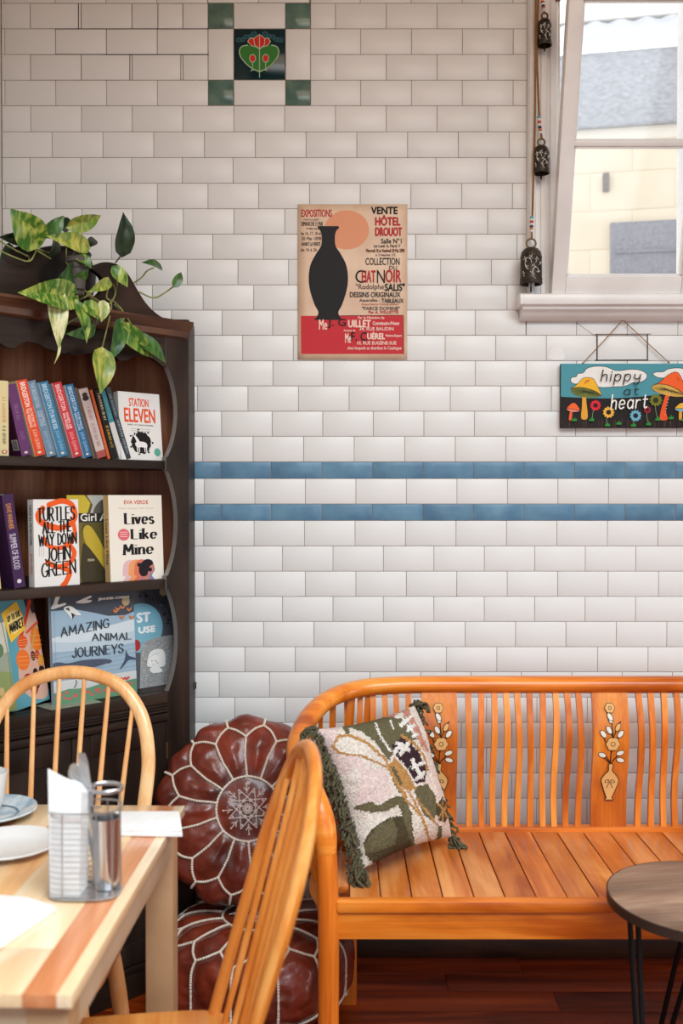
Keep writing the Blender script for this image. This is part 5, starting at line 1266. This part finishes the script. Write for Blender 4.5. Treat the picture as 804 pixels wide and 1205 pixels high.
# front displaced so that tufted areas stand proud
for j in range(N+1):
    for i in range(N+1):
        mi_ = MI[min(j, N-1)*N + min(i, N-1)]
        V[j*(N+1)+i] = V[j*(N+1)+i] + nrm*((.0022 if mi_ in (OLIVE, DOL, WHT, TAN) else 0) + rs.uniform(-.0007, .0007))
q = MB(); q.add(V, [], 0)
for f, m_ in zip(Fc, MI): q.f.append(f); q.mi.append(m_); q.sm.append(True)
q.build('front_cover', cmats, cu, None, False)
q = MB(); M2 = 40; V = [ppos(i/M2, j/M2, -1) - CO for j in range(M2+1) for i in range(M2+1)]
q.add(V, [[j*(M2+1)+i, j*(M2+1)+i+1, (j+1)*(M2+1)+i+1, (j+1)*(M2+1)+i] for j in range(M2) for i in range(M2)], 0, True)
q.build('back_cover', cmats[OLIVE], cu, None, False)
fg = fgl = MB(); fgr = MB(); m_fr = noisy('olive_fringe_yarn', (62, 57, 40), (104, 96, 70), (120, 120, 120), .95, .5, 200, 3, .12)
def strand(u, v, out, L, r=.0024):
    p = ppos(u, v, 1); d = Vector(out).normalized(); a = p + nrm*rs.uniform(-.008, .010)
    pts = [a, a + d*L*.4 + Vector((rs.uniform(-.006, .006), rs.uniform(-.006, .006), -.004)), a + d*L*.7 + Vector((rs.uniform(-.01, .01), rs.uniform(-.01, .01), -L*.35)), a + d*L*.8 + Vector((rs.uniform(-.012, .012), rs.uniform(-.012, .012), -L*.75))]
    pts = [Vector((q_.x, q_.y, max(q_.z, ZS + .003))) for q_ in pts]
    (fgl if u < .5 else fgr).tube([q_ - CO for q_ in smooth_path(pts, 3)], [r]*4 + [r*1.1]*3 + [r*1.3]*3, 5)
eL = (TLc - TRc).normalized(); eR = -eL; eU = (TLc - BLc).normalized()
for k in range(150): v = rs.uniform(0, 1); strand(.002, v, eL*.55 + nrm*rs.uniform(-.5, .3) - eU*.25, rs.uniform(.026, .044), .0021)
for k in range(70): v = rs.uniform(0, 1); strand(.998, v, eR*.7 + nrm*rs.uniform(-.5, .1), rs.uniform(.018, .034))
for (u, v, d) in ((0, 0, eL + eU*.6), (1, 0, eR + eU*.6), (0, 1, eL - eU*.2 + nrm*.5), (1, 1, eR*.6 - eU)):
    for k in range(26): strand(u, v, d + Vector((rs.uniform(-.6, .6), rs.uniform(-.6, .6), rs.uniform(-.6, .6))), rs.uniform(.025, .05))
fgl.build('fringe', m_fr, cu); fgr.build('fringe', m_fr, cu)

# ------------------------------------------------------------------ leather poufs
m_lea = noisy('oxblood_leather', (64, 20, 11), (134, 50, 29), (7, 7, 7), .38, .6, 34, 5, 0, .5, .3, .7, .2, None, .8)
m_sti = noisy('cream_stitching', (206, 190, 172), (228, 214, 198), (200, 200, 200), .9)
def seam_lines():
    L = []; n = 14; TA = 2*PI
    rc = .33
    def S_(r): return 2/PI*math.asin(r**(1/.62))
    rc, r1, r2, r3 = S_(.34), S_(.55), S_(.77), S_(.90)
    L.append([(TA*k/60, rc) for k in range(61)])
    for k in range(n):
        a = TA*k/n; h = TA/n/2
        L.append([(a, rc), (a + .03, r1), (a, r2)])
        L.append([(a, r2), (a + h*.55, (r2+r3)/2 + .02), (a + h, r3)]); L.append([(a, r2), (a - h*.55, (r2+r3)/2 + .02), (a - h, r3)])
        L.append([(a + h, r3), (a + h, 1.16)]); L.append([(a + h, 1.16), (a + h*1.5, 1.24), (a + 2*h, 1.30)]); L.append([(a + h, 1.16), (a + h*.5, 1.24), (a, 1.30)]); L.append([(a, 1.30), (a, 1.62)])
    return L
def make_pouf(R, hh, label, M, seed, squash):
    t = thing('leather_pouf', label, 'pouf', M=M, group=None)
    def surf(a, s, lift=0.0):
        # s: 0 centre of the top, 1 shoulder, up to 2 = centre of the underside
        th = s*PI/2; cr = abs(math.sin(th)); r = R*(cr**.62 if s <= 1 else cr**.62); z = hh/2 + math.copysign(abs(math.cos(th))**.62, math.cos(th))*hh/2
        sag = .012*noise.noise(Vector((math.cos(a)*1.5 + seed, math.sin(a)*1.5, s*2))); r += sag*min(1, s*1.5); z += .010*noise.noise(Vector((math.cos(a)*2*s + seed*3, math.sin(a)*2*s, 5)))
        z -= .010*max(0, 1 - (s/.3))**2
        p = Vector((r*math.cos(a), r*math.sin(a), z))
        nn = Vector((math.sin(th)*math.cos(a)/R, math.sin(th)*math.sin(a)/R, math.cos(th)/(hh/2))).normalized()
        return p + nn*lift
    SL = seam_lines(); dense = []
    for P in SL:
        for i in range(len(P)-1):
            for k in range(10):
                f = k/10; dense.append((P[i][0]*(1-f) + P[i+1][0]*f, P[i][1]*(1-f) + P[i+1][1]*f))
    D = np.array([list(surf(a, s)) for a, s in dense])
    na, ns = 210, 136; V = []; Fc = []
    for j in range(ns+1):
        u_ = 2*j/ns - 1; s = 1 + math.copysign(abs(u_)**1.5, u_)*.996
        for i in range(na):
            a = 2*PI*i/na; p = surf(a, s)
            d = np.sqrt(((D - np.array(p))**2).sum(1).min()); puff = .0105*(1 - math.exp(-(d/.028)**2))
            wr = .006*noise.noise(Vector((p.x*22 + seed, p.y*26, p.z*26)))*min(1, d/.02) + .0025*noise.noise(Vector((p.x*55 + seed, p.y*55, p.z*55)))*min(1, d/.02) + .007*noise.noise(Vector((p.x*11, p.y*11 + seed, p.z*11)))*min(1, d/.03)
            V.append(surf(a, s, puff + wr))
    for j in range(ns):
        for i in range(na): Fc.append([j*na+i, j*na+(i+1) % na, (j+1)*na+(i+1) % na, (j+1)*na+i])
    Fc.append(list(range(na))); Fc.append([ns*na+i for i in range(na)][::-1])
    q = MB(); q.add(V, Fc, 0, True); q.build('leather_cover', m_lea, t)
    st = MB()
    for P in SL:
        pts = []
        for i in range(len(P)-1):
            a0, s0 = P[i]; a1, s1 = P[i+1]; Ls = (surf(a0, s0) - surf(a1, s1)).length; n = max(2, int(Ls/.0032))
            for k in range(n): f = k/n; pts.append(surf(a0*(1-f)+a1*f, s0*(1-f)+s1*f, .0026))
        pts.append(surf(P[-1][0], P[-1][1], .0026))
        st.tube(pts, [.0040 if k % 2 else .0023 for k in range(len(pts))], 6)
    st.build('stitching', m_sti, t)
    em = MB(); top = lambda r, a: surf(a, (max(.0001, r)/R)**(1/.62)*2/PI if r < R*.36 else .115, .0110*(1-math.exp(-(max(0, R*.34 - r)/.028)**2)) + .0030)
    def ln_(P, w=.0016): em.tube([top(math.hypot(x, y), math.atan2(y, x)) for x, y in P], w, 5)
    S = R*.225
    def seg(r0, a0, r1, a1, n=7): return [((r0*math.cos(a0))*(1-k/n) + r1*math.cos(a1)*k/n, (r0*math.sin(a0))*(1-k/n) + r1*math.sin(a1)*k/n) for k in range(n+1)]
    for k in range(8):
        a = 2*PI*k/8 + .2; b = a + 2*PI*3/8; ln_(seg(S, a, S, b, 12))
        c_ = a + PI/8
        for rr, aa, w_ in ((S*1.18, c_, .0030), (S*.80, a, .0030), (S*.40, a, .0052), (S*.54, c_, .0038)):
            p = top(rr, aa); em.sphere(p, w_, 0, 8, (1, 1, .3))
        ln_(seg(S*.72, c_, S*1.2, c_, 4)); ln_(seg(S*.82, c_, S*1.0, c_ + .14, 3)); ln_(seg(S*.82, c_, S*1.0, c_ - .14, 3)); ln_(seg(.002, a, S*.28, a, 3)); ln_(seg(.002, c_, S*.26, c_, 3))
    em.build('embroidered_star', flat((196, 176, 168), .8), t)
    return t
Ml = Matrix.Translation((-.235, 2.705, 0.006)) @ Matrix.Rotation(.3, 4, 'Z')
make_pouf(.262, .245, 'dark red stitched leather pouf lying flat on the floor under the other one', Ml, 1.7, 0)
axis = Vector((.08, -.93, .30)).normalized()
qz = axis.to_track_quat('Z', 'Y').to_matrix().to_4x4()
Mu = Matrix.Translation(Vector((-.262, 2.775, .517)) - axis*.105) @ qz @ Matrix.Rotation(.25, 4, 'Z')
make_pouf(.248, .20, 'dark red stitched leather pouf standing on edge against the wall, star side forward', Mu, 4.1, 0)
# ------------------------------------------------------------------ spindle-back chairs
m_ch = wood('honey_beech', (202, 110, 36), (236, 166, 88), 2, .32, 30, 1.8, .05, .04, .2, (222, 136, 56))
m_chx = wood('honey_beech_seat', (196, 106, 36), (232, 160, 80), 0, .32, 22, 1.6, .05, .04, .2, (214, 130, 50))
m_cha = wood('lightened_beech', (216, 144, 80), (246, 202, 146), 2, .28, 30, 1.8, .05, .04, .3, (234, 172, 110))  # honey beech made lighter: the rear chair's highlights are in its colour
def chair(label, x, y, rz, group, m_ch=m_ch):
    t = thing('spindle_back_chair', label, 'chair', (x, y, 0), rz, group)
    # seat: rounded, thick, faces -y
    pts = [(-.175, .17), (-.12, .20), (0, .215), (.12, .20), (.175, .17), (.187, .06), (.187, -.08), (.175, -.18), (.10, -.205), (0, -.21), (-.10, -.205), (-.175, -.18), (-.187, -.08), (-.187, .06)]
    MB().prism(smooth2(pts, 4), .425, .457, 'z', 0, None, .008, True).build('seat', m_chx, t)
    rec = math.radians(17)
    def bp(xx, zz): h = zz - .44; return Vector((xx, .165 + math.tan(rec)*h, zz))
    hp = [(-.166, .435), (-.182, .56), (-.193, .68), (-.196, .77), (-.176, .86), (-.128, .925), (-.066, .955), (0, .964)]
    hp = hp + [(-a, b) for a, b in hp[-2::-1]]
    path = smooth_path([bp(a, b) for a, b in hp], 6)
    MB().tube(path, .0155, 12, 0, True, None, (.74, 1.06), (0, 1, -.3)).build('hoop', m_ch, t)
    import bisect
    def hoop_z(xx):
        best = max((p for p in path if abs(p.x - xx) < .03), key=lambda p: (-abs(p.x - xx) + (p.z > .7)*1)); return best.z
    for k in range(6):
        f = (k - 2.5)/2.5; x0 = f*.118; x1 = f*.152; z1 = hoop_z(x1)
        P = [bp(x0*(1-s) + x1*s, .45 + (z1 - .45)*s) + Vector((0, .030*(1 - .5*f*f)*(1-s)**.8, 0)) for s in [i/8 for i in range(9)]]
        MB().tube(P, [.0052, .006, .0066, .0068, .0066, .0063, .006, .0056, .005], 10).build('spindle', m_ch, t)
    feet = {}
    for sx in (-1, 1):
        for sy in (-1, 1):
            a = Vector((sx*.135, sy*.125 + .0, .43)); b = Vector((sx*.168, sy*.19 + (.02 if sy > 0 else 0), 0))
            P = [a*(1-s) + b*s for s in [i/10 for i in range(11)]]
            MB().tube(P, [.012, .014, .017, .0185, .019, .0185, .018, .016, .014, .0125, .0115], 12).build('leg', m_ch, t); feet[(sx, sy)] = (a, b)
    mids = []
    for sx in (-1, 1):
        p0 = feet[(sx, -1)][0].lerp(feet[(sx, -1)][1], .56); p1 = feet[(sx, 1)][0].lerp(feet[(sx, 1)][1], .56)
        MB().tube([p0.lerp(p1, s) for s in (0, .25, .5, .75, 1)], [.007, .010, .012, .010, .007], 10).build('stretcher', m_ch, t); mids.append(p0.lerp(p1, .5))
    MB().tube([mids[0].lerp(mids[1], s) for s in (0, .25, .5, .75, 1)], [.007, .010, .011, .010, .007], 10).build('stretcher', m_ch, t)
    return t
chair('honey spindle-back chair behind the dining table, facing the viewer', -.655, 2.09, 0, None, m_cha)
chair('honey spindle-back chair in the foreground, seen edge-on beside the bench end', -.372, 1.60, math.radians(-81), None)

# ------------------------------------------------------------------ dining table
m_tt = [wood('pale_table_board', (232, 190, 142), (248, 226, 194), 1, .22, 26, 1.4, .05, .03, .4, (240, 208, 166)), wood('red_heart_board', (198, 112, 66), (230, 164, 118), 1, .22, 26, 1.4, .05, .03, .4, (212, 136, 90)), wood('honey_table_board', (220, 162, 108), (240, 204, 158), 1, .22, 26, 1.4, .05, .03, .4, (230, 182, 130))]  # boards lightened so that window glare on the top is in their colour
m_cream_p = noisy('cream_table_paint', (192, 166, 136), (204, 180, 152), (8, 8, 8), .45)
m_leg_p = noisy('shaded_cream_leg_paint', (176, 138, 100), (188, 150, 112), (8, 8, 8), .45)  # the cream paint with the legs' shade put into its colour
TB = thing('dining_table', 'dining table with a striped honey wood top on cream painted legs', 'table', (-.325, 2.055, 0), math.radians(-1.6))
# local: x from -.66 to 0, y from -.785 to 0
def tb_bounds(): return
q = MB(); x = 0; ws = [(.020, 0), (.045, 1), (.075, 0), (.05, 0), (.055, 2), (.07, 0), (.05, 1), (.09, 0), (.07, 2), (.08, 0)]
for w, m_ in ws:
    yy = 0
    while yy > -.785:
        L = .785 if m_ == 1 or x == 0 else random.uniform(.3, .6); y2 = max(-.785, yy - L)
        if y2 < -.70: y2 = -.785
        q.box(x - w, x, y2, yy, .732, .75, m_ if random.random() < .8 or x > -.2 else (m_+1) % 3, None, .0008); yy = y2
    x -= w
TWX = x
q.build('tabletop', m_tt, TB)
MB().box(TWX+.02, -.016, -.765, -.745, .672, .732, 0, None, .002).build('apron', m_cream_p, TB); MB().box(TWX+.02, -.016, -.04, -.02, .672, .732, 0, None, .002).build('apron', m_cream_p, TB)
MB().box(-.030, -.012, -.765, -.02, .672, .732, 0, None, .002).build('apron', m_cream_p, TB); MB().box(TWX+.012, TWX+.030, -.765, -.02, .672, .732, 0, None, .002).build('apron', m_cream_p, TB)
for a in (-.066, TWX+.011):
    for b in (-.075, -.768): MB().box(a, a+.055, b, b+.055, 0, .732, 0, None, .003).build('leg', m_leg_p, TB)
TZ = .7508
def tab(px, py, z=TZ): return on_plane(px, py, (0, 0, z), (0, 0, 1))

# ------------------------------------------------------------------ things on the table
m_por = flat((226, 224, 222), .25, 0, .5); m_por2 = noisy('blue_glazed_plate', (150, 172, 190), (206, 214, 216), (22, 22, 22), .22, 0, 80, 4, 0, .5, .4, .6)
def plate(name, label, c, r, mat, rim=.018):
    t = thing(name, label, 'plate', c)
    MB().lathe([(0, .0), (r*.55, 0), (r*.60, .002), (r*.96, rim), (r, rim+.001), (r*.985, rim+.004), (r*.60, .007), (r*.55, .005), (0, .0045)], 48).build('dish', mat, t)
    return t
cp_ = tab(-12, 962, TZ); p1 = plate('plate', 'blue-glazed speckled plate at the table edge on the left, cup on it', (cp_.x, cp_.y, TZ), .092, m_por2, .016)
MB().lathe([(.052, .0083), (.056, .0085)], 40).build('rim_line', flat((90, 122, 150), .3), p1)
cc = tab(10, 1000, TZ); plate('plate', 'plain pale grey plate beside the wire caddy', (cc.x, cc.y, TZ), .089, m_por, .012)
# cup on the blue plate
cpp = Vector((cp_.x - .012, cp_.y + .012, TZ + .0075))
t = thing('cup', 'white cup standing on the blue-glazed plate, cut by the left edge', 'cup', cpp)
MB().lathe([(0, 0), (.024, 0), (.026, .003), (.035, .022), (.041, .06), (.043, .080), (.0415, .0805), (.038, .06), (.032, .022), (.022, .005), (0, .004)], 32).build('cup_body', m_por, t)
MB().tube(smooth_path([(-.038, 0, .05), (-.058, 0, .048), (-.060, 0, .028), (-.034, 0, .018)], 5), .0035, 8).build('handle', m_por, t)
MB().lathe([(0, .060), (.0372, .060)], 24).build('coffee', flat((92, 60, 38), .3), t)
# paper napkin at the left front
m_nap = noisy('white_paper_napkin', (232, 230, 230), (240, 239, 239), (40, 40, 40), .9, .25, 90)
P = [tab(66, 1073), tab(30, 1058 + 4), tab(-60, 1056), tab(-70, 1150), tab(0, 1117)]
ce = sum((p for p in P), Vector())/len(P)
q = MB(); q.prism([(p.x - ce.x, p.y - ce.y) for p in P], 0, .006, 'z', 0, None, .001); q.prism([((p.x - ce.x)*.985, (p.y - ce.y)*.985) for p in P], .0062, .0105, 'z', 0, None, .001)
o = q.build('paper_napkin', m_nap); o.location = (ce.x, ce.y, TZ); tag(o, 'folded white napkin lying flat at the left front of the table', 'napkin', None)
# folded napkin at the far right corner
P = [tab(133, 962), tab(212, 962), tab(215, 985), tab(128, 984)]; ce = sum((p for p in P), Vector())/4
q = MB(); q.prism([(p.x - ce.x, p.y - ce.y) for p in P], 0, .008, 'z', 0, None, .002); q.prism([((p.x - ce.x)*.98, (p.y - ce.y)*.97) for p in P], .0082, .014, 'z', 0, None, .002)
o = q.build('paper_napkin', m_nap); o.location = (ce.x, ce.y, TZ); tag(o, 'folded white napkin across the far right corner of the table', 'napkin', None)
# wire caddy
m_wire = flat((190, 190, 192), .28, .85); cb = tab(101, 1050)
cd = thing('wire_caddy', 'metal wire caddy holding white napkins and cutlery on the dining table', 'caddy', (cb.x, cb.y, TZ))
k_ = 761*1.0
Wd, Dp, Hc = .112, .080, .150
def oval(z, w=Wd/2, d=Dp/2, n=40, e=3.2):
    out = []
    for k in range(n):
        a = 2*PI*k/n; ca, sa = math.cos(a), math.sin(a); out.append(Vector((math.copysign(abs(ca)**(2/e), ca)*w, math.copysign(abs(sa)**(2/e), sa)*d, z)))
    return out
fr = MB()
for z in (.003, Hc*.93): fr.tube(oval(z), .0016, 6, 0, True, None, None, None, True)
for k in range(0, 40, 4): p = oval(0)[k]; fr.tube([Vector((p.x, p.y, .003)), Vector((p.x, p.y, Hc*.93))], .0011, 6)
ring = [Vector((.030 + .027*math.cos(a), .016 + .020*math.sin(a), Hc*1.10 + .002*math.sin(a))) for a in [2*PI*k/24 for k in range(24)]]
fr.tube(ring, .0030, 8, 0, True, None, (1.3, .6), (0, 0, 1), True)
for dx in (-.022, .022): fr.tube([Vector((.030 + dx, .016, Hc*1.10)), Vector((.030 + dx, .020, .003))], .0016, 6)
fr.build('frame', m_wire, cd)
hw = MB()
for k in range(15):
    z = .010 + k*.0089; P = [p for p in oval(z)[9:32]]; hw.tube(P, .0008, 5)
hw.build('wire_rows', m_wire, cd)
MB().prism([(p.x, p.y) for p in oval(0, Wd/2-.002, Dp/2-.002)], .001, .0025, 'z').build('base_plate', m_wire, cd)
tin = MB(); tin.lathe([(.018, .004), (.020, .03), (.022, .105), (.0235, .118), (.0225, .118), (.0205, .1), (.018, .03), (0, .006)], 24, 0, Matrix.Translation((.030, .014, 0))); tin.build('cutlery_cup', flat((206, 206, 208), .16, .95), cd)
# napkins inside: a fan of folded sheets
tn = thing('napkin_stack', 'tall white folded napkins standing in the wire caddy', 'napkins', (cb.x - .022, cb.y - .004, TZ + .0032))
for i in range(7):
    y0 = -.026 + i*.0075; dz = .008*i*(.5) ; q = MB()
    q.prism([(-.027, 0), (.020, 0), (.024, .170 - .003*i), (.010, .182 - .002*i), (-.030, .205 - .004*i)], y0, y0 + .006, 'y', 0, None, .0015)
    q.build('napkin', m_nap, tn)
# cutlery standing in the cup
m_ss = flat((196, 196, 198), .18, 1.0)
def cut(kind, label, x, y, lean, rz):
    t_ = thing(kind, label, 'cutlery', M=Matrix.Translation((cb.x + x, cb.y + y, TZ + .0085)) @ Matrix.Rotation(rz, 4, 'Z') @ Matrix.Rotation(lean, 4, 'Y'))
    MB().tube([(0, 0, 0), (0, 0, .04), (0, 0, .09), (0, 0, .13)], [.0045, .004, .0028, .003], 8, 0, True, None, (1.3, .5), (1, 0, 0)).build('handle', m_ss, t_)
    if kind == 'table_knife':
        MB().prism([(-.006, .128), (.006, .128), (.008, .16), (.009, .20), (.006, .216), (-.004, .218), (-.008, .20)], -.0008, .0008, 'y').build('blade', m_ss, t_)
    elif kind == 'table_spoon':
        MB().sphere((0, 0, .165), .036, 0, 14, (.46, .12, 1)).build('bowl', m_ss, t_)
    else:
        q = MB(); q.prism([(-.004, .128), (.004, .128), (.011, .15), (.011, .165), (-.011, .165), (-.011, .15)], -.0008, .0008, 'y')
        for d in (-.009, -.003, .003, .009): q.box(d-.0015, d+.0015, -.0008, .0008, .164, .205)
        q.build('tines', m_ss, t_)
cut('table_spoon', 'steel spoon standing upright behind the napkins in the caddy', .020, .014, -.24, -.25)
cut('table_knife', 'steel knife blade up in the caddy, highest of the cutlery', .026, .011, -.17, -.1)

# ------------------------------------------------------------------ round side table
m_old = wood('weathered_grey_brown_planks', (104, 78, 62), (172, 140, 116), 0, .5, 26, 1.6, .12, .12, .0, (140, 110, 90))
rt = thing('side_table', 'small round side table with a weathered plank top and black hairpin legs', 'table', (.770, 2.085, 0), math.radians(8))
R, ZT = .205, .550
q = MB(); 
for k in range(5):
    y0, y1 = -R + 2*R*k/5, -R + 2*R*(k+1)/5 - .0012
    pts = []
    for s in range(9): y = y0 + (y1-y0)*s/8; pts.append((math.sqrt(max(0, (R-.003)**2 - y*y)), y))
    pts = [(x_, y) for x_, y in pts] + [(-x_, y) for x_, y in pts[::-1]]
    cl_ = [pts[0]]
    for p in pts[1:]:
        if math.hypot(p[0]-cl_[-1][0], p[1]-cl_[-1][1]) > 1e-5: cl_.append(p)
    if math.hypot(cl_[0][0]-cl_[-1][0], cl_[0][1]-cl_[-1][1]) < 1e-5: cl_.pop()
    q.prism(cl_, ZT-.02, ZT, 'z', 0, None, .001)
q.build('tabletop', m_old, rt)
MB().lathe([(R-.003, ZT-.021), (R, ZT-.021), (R, ZT-.001), (R-.0025, ZT-.001), (R-.003, ZT-.02)], 72).build('edge_band', flat((58, 44, 38), .5), rt)
MB().lathe([(0, ZT-.0225), (R-.01, ZT-.0225), (R-.01, ZT-.0205), (0, ZT-.0205)], 48).build('underside_plate', flat((26, 24, 24), .6), rt)
m_blk = flat((20, 19, 20), .4, .3)
for k in range(3):
    a = math.radians(179 + 120*k); d = Vector((math.cos(a), math.sin(a), 0)); tn_ = Vector((-d.y, d.x, 0))
    base = d*.166; foot = d*.186
    P = [base + tn_*.032 + Vector((0, 0, ZT-.022)), foot + tn_*.138 + Vector((0, 0, .014)), foot + tn_*.132 + Vector((0, 0, .0065)), foot + tn_*.124 + Vector((0, 0, .014)), base - tn_*.012 + Vector((0, 0, ZT-.022))]
    MB().tube(P, .006, 8).box(-.001, .001, -.001, .001, ZT-.024, ZT-.023).build('hairpin_leg', m_blk, rt)
